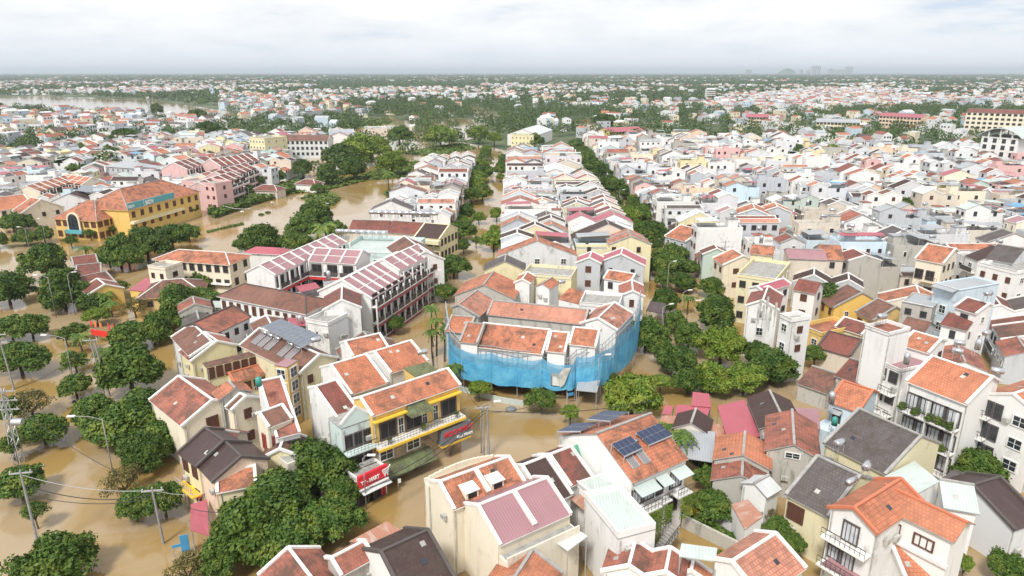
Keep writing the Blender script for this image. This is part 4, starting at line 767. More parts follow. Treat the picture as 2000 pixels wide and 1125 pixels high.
for u_,v_,r_,k_,l_ in TL:
    if v_>250: p_=P(u_,v_,4.0); AVOID.append((p_.x,p_.y,max(1.0,r_/FPX*(p_.y*_c+46*_s)*.72)))
# ================================================================ generated rows of town houses
KEEP=[ [(-17.5,90),(-17.5,520),(-4,520),(-4,90)], [(35,60),(35,520),(46,520),(46,60)],
 [G_(640,1125),G_(820,1125),G_(1000,900),G_(1260,800),G_(1250,740),G_(1000,740),G_(890,780),G_(900,600),G_(820,600),G_(800,680),G_(880,800),G_(640,980)],
 [G_(-100,1125),G_(420,1125),G_(300,760),G_(400,600),G_(200,470),G_(420,480),G_(580,400),G_(640,360),G_(560,350),G_(300,440),G_(0,440),G_(-300,600)],
 [G_(1250,1100),G_(1270,1000),G_(1340,960),G_(1460,1010),G_(1440,1080)],
 [G_(1235,700),G_(1340,560),G_(1400,560),G_(1420,700),G_(1520,700),G_(1620,640),G_(1600,790),G_(1300,800)],
 [G_(400,500),G_(560,510),G_(800,400),G_(880,310),G_(930,240),G_(600,300),G_(560,400)],[G_(560,400),G_(560,340),G_(660,300),G_(800,320),G_(760,400)] ]
BELT=[(1150,284),(1180,240),(1250,215),(1560,222),(1900,205),(2300,205),(2300,285),(1990,296),(1900,312),(1760,318),(1690,308),(1500,292),(1300,290)]
KEEP.append([G_(*p) for p in BELT]); KEEP.append([G_(1550,805),G_(1640,780),G_(1720,720),G_(1600,670)]); KEEP.append([G_(1260,800),G_(1480,800),G_(1560,720),G_(1440,660),G_(1250,690)])
RNDW=['W']*15+['Q']*7+['G']*5+['C']*3+['L']*2+['B']*2+['M','K','N','N','D','D','D','P']
RNDR=['R']*4+['O']*4+['X']*2+['A']*4+['D']*4+['S']*4+['E']*2+['T']*6+['K']*2+['P']*2+['F']*3+['M']*2
LOTS=[]   # (dist, zone, O, d, n, L, hf, hb, kwargs)
YT=[]
def lot(zone,O,d,n,L,hf,hb,h0,h1,style=None,lst=None):
    if ('right' in zone or 'town' in zone) and random.random()<.09: YT.append((O[0],O[1],zone)); return
    c=Vector((O[0],O[1],0)); u,v=px((c.x,c.y,7))
    if any((a[0]-c.x)**2+(a[1]-c.y)**2<(a[2]+min(L/2,hf)*.75)**2 for a in AVOID): return
    if not(-60<u<2060 and 130<v<1250): return
    if any(inpoly(c.x,c.y,k) for k in KEEP): return
    d=Vector((d[0],d[1],0)).normalized(); n=Vector((n[0],n[1],0)).normalized()
    if not free(c,d,n,L/2,hf,hb,-.8): return
    LOTS.append(dict(dist=c.length,zone=zone,O=c,d=d,n=n,L=L,hf=hf,hb=hb,h=random.uniform(h0,h1),style=style or random.choice(['g','g','gg','gt','gt','f','f','gf']),w=random.choice(RNDW),r=random.choice(RNDR)))
def block(zone,x0,x1,y0,y1,h0=6.5,h1=11,sl=(4.8,7),ang=0,pivot=(0,0),lots=2,styles=None,roofs=None):
    for k in range(lots):
        xa=x0+(x1-x0)*k/lots; xb=x0+(x1-x0)*(k+1)/lots; y=y0; w='W'
        while y<y1:
            s=random.uniform(*sl); xx=(xa+xb)/2; hw=(xb-xa)/2*random.uniform(.86,1.0); yy=y+s/2
            ca,sa=math.cos(ang),math.sin(ang); X=pivot[0]+(xx-pivot[0])*ca-(yy-pivot[1])*sa; Y=pivot[1]+(xx-pivot[0])*sa+(yy-pivot[1])*ca
            if random.random()<.12: d,n,LL,a,b=(ca,sa),(sa,-ca),2*hw,s/2,s/2
            else:
                sg=-1 if k==0 else 1; d,n,LL,a,b=(-sa,ca),(sg*ca,sg*sa),s,hw,hw
            lot(zone,(X,Y),d,n,LL,a,b,h0,h1,random.choice(styles) if styles else None)
            if roofs and LOTS: LOTS[-1]['r']=random.choice(roofs) if LOTS[-1].get('rr') is None else LOTS[-1]['r']; LOTS[-1]['rr']=1
            y+=s+.12
block('between the canal street and the tree-lined street',-3.5,34.5,157,400,7,10.5,(4.6,6),styles=['g','gg','gg','gt','gt','gg','gf','f'])
block('left of the canal street',-43,-18,205,345,7.5,11,(4.6,6.2),styles=['g','gg','gg','gt'])
x=47.5
while x<330:
    for (ya,yb) in ((150,206),(211,268),(273,330),(336,395),(402,470)):
        block('right of the tree-lined street',x,x+25,ya,yb,4.2,12.0,(3.9,6.6),styles=['g','gg','gt','gt','gf','f','f','f'])
    x+=29
# lower right quarter, turned towards the courtyard
for x in range(48,150,17):
    block('in the lower right quarter',x,x+14,62,150,4.0,6.8,(5,8),R(-24),(60,110),1,['g','g','gt','gg'],'AEODRAEK')
# compound between avenue and hotel
for x in range(-66,-14,11): block('behind the yellow compound',x,x+10,78,150,4.5,7.0,(4.5,7),R(28),(-40,110),1,['g','g','gt','f'],'AEORDS')
# left town
for i in range(9):
    for j in range(6):
        block('in the town left of the flooded field',-300+i*30,-300+i*30+24,240+j*46,240+j*46+38,4.5,9,(6,9),R(random.uniform(-25,15)),(-300+i*30+12,240+j*46+19),2)
for x in range(-150,-60,24): block('beyond the long grey block',x,x+18,420,520,6,10,(8,12),R(10),(x,470),1)
# inventory: the nearest become houses of their own
LOTS.sort(key=lambda q:q['dist']); ok=[]; FT=[]
for q in LOTS:
    if free(q['O'],q['d'],q['n'],q['L']/2,q['hf'],q['hb'],-.9,FT): ok.append(q); FT.append((q['O'],q['d'],q['n'],q['L']/2,q['hf'],q['hb']))
def pbuild(q,h):
    """geometry of one generated house; h = House or None (merged)"""
    O,d,n,L,hf,hb,H,w,r,st=[q[k] for k in ('O','d','n','L','hf','hb','h','w','r','style')]
    wm='wall_'+w; rm='roof_'+r; tr=random.choice(['trim','trim','grey_trim',None] if r not in 'TMFKP' else [None,'trim']); sl=random.uniform(.32,.5); parts=[]; Z=Vector((0,0,1)); pt=lambda a,b,z:O+d*a+n*b+Z*z
    def gab(c,hh,zr,rr=rm):
        ze=zr-sl*hh; return gable_core(None,O+n*c,d,n,L,hh,hh,zr,sl,wm,rr,tr,ov=.08,eo=.15)
    def flat(b0,b1,z,par=.7):
        m=MB(); m.box(pt(-L/2,b0,-1.5),d*L,n*(b1-b0),Z*(z-par+1.5),wm); t=MB()
        t.box(pt(-L/2+.2,b0+.2,z-par+.003),d*(L-.4),n*(b1-b0-.4),Z*.03,'terrace')
        for a0,a1,c0,c1 in ((-L/2,L/2,b0,b0+.18),(-L/2,L/2,b1-.18,b1),(-L/2,-L/2+.18,b0+.18,b1-.18),(L/2-.18,L/2,b0+.18,b1-.18)): t.box(pt(a0,c0,z-par+.005),d*(a1-a0),n*(c1-c0),Z*par,wm)
        return m,t
    D=hf+hb
    if st=='g':
        a,b,c=gab(0,hf,H+sl*hf*.6); parts=[('wall',a),('roof',b),('coping',c)]; ze=H+sl*hf*.6-sl*hf
    elif st=='gg':
        f=random.uniform(.4,.6); h1=D*f/2; h2=D*(1-f)/2; a,b,c=gab(hf-h1,h1,H+sl*h1); a2,b2,c2=gab(-hb+h2,h2,H+sl*h2-random.uniform(-.6,1.6),random.choice([rm,rm,'roof_'+random.choice(RNDR)]))
        parts=[('wall',a),('wall',a2),('roof',b),('roof',b2),('coping',c),('coping',c2)]; ze=H
    elif st in('gt','gf'):
        f=random.uniform(.45,.65); h1=D*f/2; a,b,c=gab(hf-h1,h1,H+sl*h1*.9); zt=H-random.uniform(.2,2.2); m,t=flat(-hb,hf-2*h1-.05,zt); parts=[('wall',a),('roof',b),('coping',c),('wall',m),('parapet',t)]; ze=H
        if random.random()<.6:
            u=MB(); y0,y1=-hb+.5,hf-2*h1-.6; 
            if y1-y0>1.5: q4=[pt(-L/2+.4,y0,zt+1.5),pt(L/2-.4,y0,zt+1.5),pt(L/2-.4,y1,zt+2.0),pt(-L/2+.4,y1,zt+2.0)]; q4=q4 if (q4[1]-q4[0]).cross(q4[2]-q4[1]).z>0 else q4[::-1]; u.slab(q4,.07,'roof_'+random.choice('TTFMKU')); [u.bar((p.x,p.y,zt-.6),(p.x,p.y,p.z-.1),.08,'galv') for p in q4]; parts.append(('canopy',u))
    else:
        m,t=flat(-hb,hf,H+.4); parts=[('wall',m),('parapet',t)]; ze=H-.3; u=MB(); a0=random.uniform(-L/2+.4,0)
        u.box(pt(a0,-hb+.8,H-.3),d*min(2.6,L/2),n*2.6,Z*2.4,wm); u.box(pt(a0-.15,-hb+.65,H+2.1),d*(min(2.6,L/2)+.3),n*2.9,Z*.12,random.choice(['terrace','roof_T','roof_R'])); parts.append(('stair_room',u))
        if random.random()<.5: u=MB(); y0,y1=.2,hf-.5; q4=[pt(-L/2+.3,y0,H+2.1),pt(L/2-.3,y0,H+2.1),pt(L/2-.3,y1,H+1.8),pt(-L/2+.3,y1,H+1.8)]; q4=q4 if (q4[1]-q4[0]).cross(q4[2]-q4[1]).z>0 else q4[::-1]; u.slab(q4,.07,'roof_'+random.choice('TTFMK')); [u.bar((p.x,p.y,H-.3),(p.x,p.y,p.z-.1),.08,'galv') for p in q4]; parts.append(('canopy',u))
    return parts,ze
DB=MB()
def merge(dst,src):
    k=len(dst.v); dst.v+=src.v; dst.f+=[tuple(i+k for i in f) for f in src.f]; mi=[dst.mi(m) for m in src.mats]; dst.m+=[mi[x] for x in src.m]
GEN=[]
NIND=max(0,292-len(ALL)); PCOUNT=0
class Dummy: pass
for q in ok:
    st_=q['style']; parts,ze=pbuild(q,None)
    if PCOUNT<NIND:
        PCOUNT+=1
        h=House({'f':'flat_roofed_house'}.get(st_,'row_house'),'x','house',q['O'],q['d'],q['n'],q['L'],q['hf'],q['hb'],ze); h.q=q; h.H=q['h']; GEN.append(h)
        for nm,mb in parts: h.part(nm,mb)
        for i in range(4):
            if not h.facing(i): continue
            c,al,o,l=h.side(i); party=i in(1,3)
            if party and random.random()<.35: continue
            k=random.choice('gsdkjo'); cols=max(1,int(l/(5.5 if party else 2.3))); cols=min(cols,4); h.winauto(i,cols,k,random.choice((.8,1.0,1.3)),random.choice((1.1,1.4)),3.2,rows=2)
            if not party and random.random()<.5: h.balcony(i,ze-2.9,.05,.95,1.0,bars=False,rail=random.choice(['trim','dark_trim','grey_trim']))
    else:
        for nm,mb in parts: merge(DB,mb)
        hh=House.__new__(House); hh.d=q['d'];hh.n=q['n'];hh.O=q['O'];hh.L=q['L'];hh.hf=q['hf'];hh.hb=q['hb'];hh.ze=ze
        for i in range(4):
            if not hh.facing(i): continue
            c,al,o,l=hh.side(i); cols=max(1,int(l/(5 if i%2 else 2.6)))
            for fl in range(2):
                for j in range(cols):
                    if random.random()<.3: continue
                    p=c+al*((j+.5)*l/cols-.5)+o*.01; p.z=ze-2.0-fl*3.1
                    if p.z>.3: DB.box(p,al*1.1,o*.05,Vector((0,0,1.3)),random.choice(['glass','brown','dark']))
# ---------------------------------------------------------------- far town and woods, numpy
FARM=['wall_W','wall_Q','wall_C','wall_L','wall_B']; 
def far_mat(n,c): plain(n,c,.8,var=.2); return n
FW=[far_mat('far_white',(.74,.74,.73)),far_mat('far_grey',(.50,.52,.55)),far_mat('far_cream',(.70,.62,.46)),far_mat('far_blue',(.52,.62,.70))]
FR=[far_mat('far_orange',(.40,.155,.09)),far_mat('far_red',(.26,.085,.06)),far_mat('far_brown',(.10,.065,.055)),far_mat('far_tin',(.40,.42,.43)),far_mat('far_white_roof',(.66,.66,.66)),far_mat('far_pink',(.34,.15,.14))]
REG=[ # polygon in picture points on the ground, house density 0..1, tree density 0..1
 ([(1130,300),(1130,288),(1300,290),(1500,292),(1690,308),(1760,318),(2100,300),(2100,360),(1100,360)],.62,.42),
 ([(1900,312),(1990,296),(2100,296),(2100,340)],.55,.3),
 (BELT,.07,.95),
 ([(1150,268),(1100,215),(1260,205),(1260,262)],.1,.9),
 ([(1380,215),(1300,172),(2100,163),(2100,200),(1850,206),(1600,222)],.60,.42),
 ([(930,200),(940,168),(1330,168),(1400,212),(1250,218),(1150,214)],.25,.7),
 ([(430,235),(440,176),(930,176),(950,215),(1150,222),(1150,268),(960,262),(900,236),(700,232)],.24,.70),
 ([(-60,186),(-60,160),(480,156),(620,172),(470,190),(200,184)],.36,.55),
 ([(430,200),(430,176),(640,176),(640,200)],.12,.9),
 ([(-60,235),(-60,218),(240,228),(330,238),(470,238),(430,262),(300,300),(-60,300)],.5,.55),
 ([(470,262),(430,236),(560,236),(700,232),(700,250),(620,262)],.5,.35),
 ([(800,262),(800,228),(1000,222),(1100,238),(1060,262)],.16,.5) ]
def regs(u,v):
    for p,a,b in REG:
        if inpoly(u,v,p): return a,b
    if v<163: return .10+.12*max(0,(v-150)/13),.85
    return 0.0,.25
def wat(u,v): return inpoly(u,v,[(60,188),(170,190),(300,196),(430,214),(520,236),(330,236),(250,226),(60,216),(-200,210),(-200,192)])
HP=[];TP=[]
FIELDS=[[(690,258),(715,236),(760,228),(800,240),(805,270),(740,288),(690,275)],[(850,250),(900,232),(948,236),(955,262),(905,276),(860,270)],[(905,214),(930,208),(975,225),(990,240),(940,238)],[(560,214),(640,208),(700,216),(640,226)],[(1090,236),(1150,232),(1165,244),(1100,250)]]
for f_ in FIELDS: sheet('flooded_field',[G_(*p) for p in f_],.06)
def wet(u,v): return any(inpoly(u,v,f_) for f_ in FIELDS)
v_=262.0
rg=RNG
def cells():
    Y=330.0
    while Y<9000:
        st=12.5 if Y<1600 else 12.5*(Y/1600)**1.15
        xm=.8*Y+60; X=-xm
        while X<xm:
            yield X+rg.uniform(-.35,.35)*st, Y+rg.uniform(-.35,.35)*st, st
            X+=st
        Y+=st
def pxf(x,y): 
    f=y*_c+CAM_H*_s; return 1000+FPX*x/f, 562.5+FPX*(-y*_s+CAM_H*_c)/f
KB=[(k,min(p[0] for p in k),max(p[0] for p in k)) for k in KEEP]
FXY=np.array([(f[0].x,f[0].y,f[3]+max(f[4],f[5])) for f in FOOT+FT])
for X,Y,st in cells():
    u,v=pxf(X,Y)
    if u<-30 or u>2030: continue
    if wat(u,v) or (wet(u,v) and rg.random()<.9): continue
    a,b=regs(u,v)
    if Y<540 and (np.hypot(FXY[:,0]-X,FXY[:,1]-Y)<FXY[:,2]*.8+5).any(): continue
    cl=.5+.28*math.sin(X*.011+1.7*math.sin(Y*.006))+.30*math.sin(X*.0047-Y*.0031+2.2*math.sin(X*.0021+1))+.12*math.sin(Y*.02+X*.013); cl=min(1,max(0,(cl-.5)*1.9+.5))
    rr=rg.random()
    if rr<a*(.12+1.5*cl): HP.append((X,Y,st,Y))
    elif rg.random()<b*(1.25-.75*cl)+.25*(1-cl) or (Y>2500 and rg.random()<.8): TP.append((X,Y,st))
    if a>.3 and rg.random()<.28*b+.05: TP.append((X+rg.uniform(-6,6),Y+rg.uniform(-6,6),st*.8))
def far_houses(HP):
    vs=[];fs=[];ms=[]; base=0
    for X,Y,st,D in HP:
        k=st/12.5; w=rg.uniform(2.4,4.4)*(1+.25*(k-1)); l=rg.uniform(3.2,7.0)*(1+.3*(k-1)); h=rg.choice([4,6.5,7.5,9.5,11])*rg.uniform(.85,1.1); 
        if D>1500: h*=1.1
        ri=w*rg.uniform(.3,.6) if rg.random()<.8 else .05; an=rg.choice([0,1.57])+rg.normal(0,.25)+.5*math.sin(X*.004); ca,sa=math.cos(an),math.sin(an)
        L=[(-w,-l,-1),(w,-l,-1),(w,l,-1),(-w,l,-1),(-w,-l,h),(w,-l,h),(w,l,h),(-w,l,h),(0,-l,h+ri),(0,l,h+ri)]
        vs+=[(X+a*ca-b*sa,Y+a*sa+b*ca,c) for a,b,c in L]
        fs+=[tuple(base+i for i in f) for f in ((1,2,6,5),(3,0,4,7),(0,1,5,8,4),(2,3,7,9,6),(4,8,9,7),(8,5,6,9))]
        wm=int(rg.choice([0,0,0,0,1,2,3])); rm=4+int(rg.choice([0,0,1,1,2,3,3,4,5])) if ri>.1 else 4+int(rg.choice([3,4,2]))
        ms+=[wm]*4+[rm]*2; base+=10
        if D<1300:
            for s in (-1,1):
                for b in (-.55,.1,.6):
                    for zz in (h-2.2,h-5.2):
                        if zz<.5 or rg.random()<.35: continue
                        x=s*(w+.03); y0=b*l; q=[(x,y0-.6,zz),(x,y0+.6,zz),(x,y0+.6,zz+1.3),(x,y0-.6,zz+1.3)]
                        if rg.random()<.5: y=-(l+.03); x0=b*w; q=[(x0-.5,y,zz),(x0+.5,y,zz),(x0+.5,y,zz+1.3),(x0-.5,y,zz+1.3)]
                        vs+=[(X+a*ca-bb*sa,Y+a*sa+bb*ca,c) for a,bb,c in q]; fs.append((base,base+1,base+2,base+3)); ms.append(10); base+=4
    me=bpy.data.meshes.new('far_town_houses'); me.from_pydata(vs,[],fs)
    for m in FW+FR+['glass']: me.materials.append(MAT[m])
    me.polygons.foreach_set('material_index',ms); o=bpy.data.objects.new('far_town_houses',me); COL.objects.link(o); return o
tag(far_houses(HP),kind='stuff')
if DB.f: tag(DB.build('distant_row_houses'),kind='stuff')
def leafmesh(name,C,N_,S,mat,up=.35):
    """C centres (n,3), N_ normals, S sizes -> many small diamond faces"""
    n=len(C); N_=N_/np.linalg.norm(N_,axis=1)[:,None]; A=rg.normal(size=(n,3)); U=np.cross(N_,A); U/=np.linalg.norm(U,axis=1)[:,None]+1e-9; V=np.cross(N_,U)
    U=U*S[:,None]; V=V*S[:,None]*.62
    v=np.empty((n,4,3)); v[:,0]=C-U; v[:,1]=C-V; v[:,2]=C+U; v[:,3]=C+V
    me=bpy.data.meshes.new(name); me.vertices.add(n*4); me.vertices.foreach_set('co',v.reshape(-1)); me.loops.add(n*4); me.loops.foreach_set('vertex_index',np.arange(n*4)); me.polygons.add(n)
    me.polygons.foreach_set('loop_start',np.arange(0,n*4,4)); me.update(calc_edges=True); me.materials.append(MAT[mat]); me.validate(); return me
def blobs(P_,k,q):
    """P_: (n,5) x,y,z,rx,rz  -> q leaves each on k lobes"""
    n=len(P_); th=rg.uniform(0,6.283,(n,q)); ph=np.arccos(rg.uniform(-.25,1,(n,q))); D=np.stack([np.sin(ph)*np.cos(th),np.sin(ph)*np.sin(th),np.cos(ph)],-1)
    r=rg.uniform(.72,1.08,(n,q,1)); C=P_[:,None,:3]+D*r*np.stack([P_[:,3],P_[:,3],P_[:,4]],-1)[:,None,:]
    return C.reshape(-1,3),(D+rg.normal(0,.6,D.shape)).reshape(-1,3)
T=np.array(TP)
def woods(T,q,name,szk):
    n=len(T); R_=rg.uniform(2.4,6.8,n)*(T[:,2]/12.5)**.8; zz=rg.uniform(3.0,5.5,n)*np.clip(T[:,2]/12.5,1,2.2)**.35; P_=np.stack([T[:,0],T[:,1],zz,R_,np.minimum(R_*.95,6.5+0*R_)],1)
    C,Nn=blobs(P_,1,q); S=np.repeat(R_,q)*szk*rg.uniform(.7,1.3,n*q); me=leafmesh(name,C,Nn,S,'leaf_far'); o=bpy.data.objects.new(name,me); COL.objects.link(o); tag(o,kind='stuff')
near=T[T[:,1]<1100]; far=T[T[:,1]>=1100]
woods(near,130,'distant_wood',.145); woods(far,34,'horizon_forest',.30)
print('far houses',len(HP),'trees',len(near),len(far),'lots',len(ok),'ind',PCOUNT)
# ================================================================ trees
def crown_data(R_,H_,nl,q,seed,flat=1.0,hang=0,rl=(.28,.44),sz=.30):
    """irregular crown: lobes on an ellipsoid of half width R_ and height H_, centre 0"""
    g=np.random.default_rng(seed); P_=[]; off=g.uniform(0,6.28,3)
    for i in range(nl):
        a=i*2.39996+g.uniform(-.35,.35); s=1-1.5*(i+.5)/nl; cz=math.sqrt(max(0,1-s*s)); w=1+.16*math.sin(2*a+off[0])+.12*math.sin(3*a+off[1]); k=g.uniform(.42,.86)*w
        P_.append((R_*cz*k*math.cos(a),R_*cz*k*math.sin(a),s*H_*.34*g.uniform(.8,1.25),R_*g.uniform(*rl),R_*g.uniform(*rl)*flat*.85))
    P_.append((0,0,0,R_*.5,H_*.3))
    P_=np.array(P_); C,N_=blobs(P_,1,q); C+=g.normal(0,.2,C.shape)*R_/5; return C,N_+np.array([0,0,.25])
CM={}
def crown(key,mat,**k):
    sz=k.pop('sz',.3); C,N_=crown_data(**k); S=rg.uniform(.6,1.35,len(C))*sz; CM[key]=leafmesh('crown',C,N_,S,mat)
crown('d0','leaf_dark',R_=5,H_=8,nl=36,q=330,seed=1,rl=(.16,.38)); crown('d1','leaf_dark',R_=5,H_=8.6,nl=38,q=340,seed=2,rl=(.2,.36))
crown('m0','leaf_mid',R_=5,H_=7.6,nl=36,q=310,seed=3,rl=(.15,.36)); crown('m1','leaf_mid',R_=5,H_=6.8,nl=36,q=280,seed=4,rl=(.18,.32),flat=.7)
crown('l0','leaf_light',R_=5,H_=8,nl=34,q=300,seed=5,rl=(.2,.32),sz=.27); crown('l1','leaf_light',R_=5,H_=6.4,nl=34,q=280,seed=6,rl=(.2,.34),flat=.55,sz=.30)
crown('s0','leaf_mid',R_=5,H_=7,nl=24,q=120,seed=7,rl=(.18,.30),flat=.6,sz=.3); crown('y0','leaf_dry',R_=5,H_=7,nl=24,q=75,seed=8,rl=(.16,.3),sz=.24)
crown('c0','leaf_dark',R_=5,H_=20,nl=34,q=260,seed=9,rl=(.2,.3)); crown('g0','leaf_mid',R_=5,H_=4.6,nl=22,q=110,seed=10,rl=(.24,.38),sz=.6)
def trunkmesh(k,hh=6,seed=0):
    g=random.Random(seed); m=MB(); pts=[(0,0,-6.5),(.1,0,-4),(.05,.1,-2)]; m.tube(pts,[.42,.33,.26],'bark')
    for i in range(5):
        a=i*1.256+g.uniform(-.3,.3); r1=g.uniform(1,1.6); r2=g.uniform(2.2,3.4); m.tube([(.05,.1,-2.2),(r1*math.cos(a),r1*math.sin(a),-.8),(r2*math.cos(a),r2*math.sin(a),g.uniform(.3,1.6))],[.22,.14,.06],'bark',6)
    o=m.build('trunk',smooth=True); me=o.data; bpy.data.objects.remove(o); return me
TM=[trunkmesh(0,seed=i) for i in range(3)]
TREES=[]
def tree(u,v,rpx,key,label,z=None,name='tree',group=None,cat='tree'):
    """u,v: centre of the crown in the photograph; rpx: its half width"""
    z=4.5; p=P(u,v,z); r=rpx/FPX*(p.y*_c+(CAM_H-z)*_s); z=min(max(r*.72,2.4),6.5); p=P(u,v,z); r=rpx/FPX*(p.y*_c+(CAM_H-z)*_s); k=r/5.0*(.96 if u<420 and v>540 else .88)
    root=empty(name,(p.x,p.y,0),label,cat,group); root.rotation_euler=(0,0,random.uniform(0,6.28))
    c=bpy.data.objects.new('crown',CM[key]); COL.objects.link(c); c.parent=root; zc=z; c.location=(0,0,zc); c.scale=(k*random.uniform(.86,1.14),k*random.uniform(.86,1.14),k*random.uniform(.8,1.2))
    t=bpy.data.objects.new('trunk',random.choice(TM)); COL.objects.link(t); t.parent=root; t.location=(0,0,zc); t.scale=(k,k,(zc+1.2)/6.5)
    TREES.append((root,u,v,r)); return root
def palmmesh():
    m=MB()
    for i in range(15):
        a=i*2.4; L=random.uniform(2.6,3.6); e=random.uniform(.1,1.0); pr=None; 
        for j in range(7):
            t=j/6; r=L*t*(.95-.12*t); z=L*(e*t*.75-1.0*t*t*.8); c=Vector((r*math.cos(a),r*math.sin(a),z)); s=Vector((-math.sin(a),math.cos(a),0)); w=.55*math.sin(min(1,t*1.15+.12)*3.0)*.9+.05
            if pr:
                for sg in (-1,1): m.poly([pr[0],c,c+s*sg*w-Vector((0,0,w*.55)),pr[0].lerp(c,.35)+s*sg*pr[1]-Vector((0,0,pr[1]*.55))],'leaf_mid')
            pr=(c,w)
    o=m.build('fronds'); me=o.data; bpy.data.objects.remove(o); return me
PM=[palmmesh() for _ in range(3)]
def palm(u,v,h,k,label,group=None):
    """u,v = crown centre in the photograph, h its height"""
    p=P(u,v,h); root=empty('palm_tree',(p.x,p.y,0),label,'palm tree',group); root.rotation_euler=(0,0,random.uniform(0,6.28))
    c=bpy.data.objects.new('fronds',random.choice(PM)); COL.objects.link(c); c.parent=root; c.location=(0,0,h); c.scale=(k,k,k)
    t=MB(); t.tube([(0,0,-1),(.15,.05,h*.5),(0,0,h+.1)],[.19*k+.04,.14*k+.03,.10*k+.03],'bark'); t.build('trunk',root)
for u,v,r,k,lb in TL: tree(u,v,r,k if v>330 or k=='l0' else k,lb,z=(6.5 if r>55 else 5.0) if v>420 else 4.5)
for u,v,h,k,lb in ((635,440,9,1.9,'coconut palm rising beside the rooftop pool'),(1047,0,0,0,''),(757,338,14,1.5,'very tall palm standing in the pond'),(843,600,8,.8,'slim areca palm left of the blue net, tallest'),(850,625,7,.8,'slim areca palm left of the blue net, middle'),(866,640,6.5,.8,'slim areca palm touching the blue net'),
  (842,645,5.5,.7,'slim areca palm low by the water'),(880,655,5.5,.8,'areca palm in front of the net'),(885,715,4.5,.9,'broad palm at the lower left corner of the net'),(205,575,4,1.1,'garden palm below the yellow gable'),(215,590,3.4,.9,'second garden palm beside the yellow gable'),(200,685,3,.9,'curved palm at the median water edge'),
  (155,655,3.4,.9,'small palm on the median near the red banner'),(1330,845,6,.9,'papaya palm beside the striped tin roof'),(1305,830,4,.7,'small palm behind the solar panels'),(165,482,4.5,1.0,'palm before the dark old roofs'),(1650,425,8,.9,'palm before the grey gabled wall on the right'),(1610,420,6,.9,'short palm near the orange roof on the right'),(1178,225,9,1.6,'tall palm beside the ochre building'),
  (130,690,3,.7,'low palm on the median'),(1345,580,4,.8,'palm leaning over the tree-lined street')):
    if h: palm(u,v,h,k,lb)
sy=148.0; k_=0
while sy<470:
    for sx in (38.5,44):
        x=sx+random.uniform(-1.3,1.3); y=sy+random.uniform(-2,2); u,v=px((x,y,4)); 
        if all((t[0].location-Vector((x,y,0))).length>4.2 for t in TREES): YT.append((x,y,'street'))
    sy+=random.uniform(8.5,13)
sy=165.0
while sy<420: 
    for sx in (-15.6,-5.2):
        if random.random()<(.75 if sx<-10 else .3) and all((t[0].location-Vector((sx,sy,0))).length>6 for t in TREES): YT.append((sx,sy,'canal'))
    sy+=12
NT=0
YT.sort(key=lambda q:q[2] not in('street','canal'))
for (x,y,zn) in YT:
    u,v=px((x,y,4.5))
    if not(0<u<2000 and 150<v<1000) or (zn not in('street','canal') and any(inpoly(x,y,k) for k in KEEP)): continue
    if any(inside((x,y,0),f,-.2) for f in FOOT): continue
    f=y*_c+45*_s; NT+=1
    if NT>142: break
    r=random.choice((2.2,2.8,3.4,4.2,5.0)); r0=tree(u,v,r*FPX/f,random.choice(['d0','m0','d1','m1','l0','s0','l1','m0']),'x',group={'street':'trees lining the flooded street','canal':'trees lining the canal street'}.get(zn,'garden trees '+zn)); r0['zn']=zn; r0['r']=r
# low greenery as masses
def lowmass(name,poly,n,zr,s,mat='grassleaf',h=.5):
    xs=[p[0] for p in poly]; ys=[p[1] for p in poly]; C=[]
    while len(C)<n:
        x=rg.uniform(min(xs),max(xs)); y=rg.uniform(min(ys),max(ys))
        if inpoly(x,y,poly): C.append((x,y,rg.uniform(.0,h)+.3*h*math.sin(x*.7)*math.cos(y*.5)))
    C=np.array(C); me=leafmesh(name,C,rg.normal(0,.5,C.shape)+np.array([0,0,1.0]),rg.uniform(.6,1.4,n)*s,mat); o=bpy.data.objects.new(name,me); COL.objects.link(o); tag(o,kind='stuff')
lowmass('garden_hedge',[G_(405,420),G_(415,408),G_(470,392),G_(570,368),G_(578,376),G_(500,400),G_(420,428)],9000,0,.45,'leaf_mid',2.2)
lowmass('field_grass',[G_(520,360),G_(600,352),G_(700,346),G_(740,330),G_(800,318),G_(850,312),G_(860,328),G_(820,345),G_(720,352),G_(640,372),G_(560,380)],9000,0,1.0,'grassleaf',.5)
lowmass('water_plants',[G_(748,378),G_(770,370),G_(810,368),G_(812,380),G_(760,386)],2500,0,.6,'grassleaf',.4)
lowmass('water_plants',[G_(595,385),G_(640,375),G_(665,390),G_(650,402),G_(600,405)],3000,0,.6,'grassleaf',1.2)
lowmass('water_plants',[G_(404,452),G_(474,436),G_(476,439),G_(406,455)],900,0,.35,'grassleaf',.3)
lowmass('field_grass',[G_(640,238),G_(720,232),G_(770,240),G_(690,252)],3000,0,2.0,'grassleaf',.6)
lowmass('field_grass',[G_(780,300),G_(900,280),G_(930,290),G_(850,305)],3000,0,1.2,'grassleaf',.6)
lowmass('wall_creeper',[G_(1345,1020),G_(1440,1062),G_(1436,1070),G_(1340,1028)],1500,0,.22,'leaf_mid',1.6)
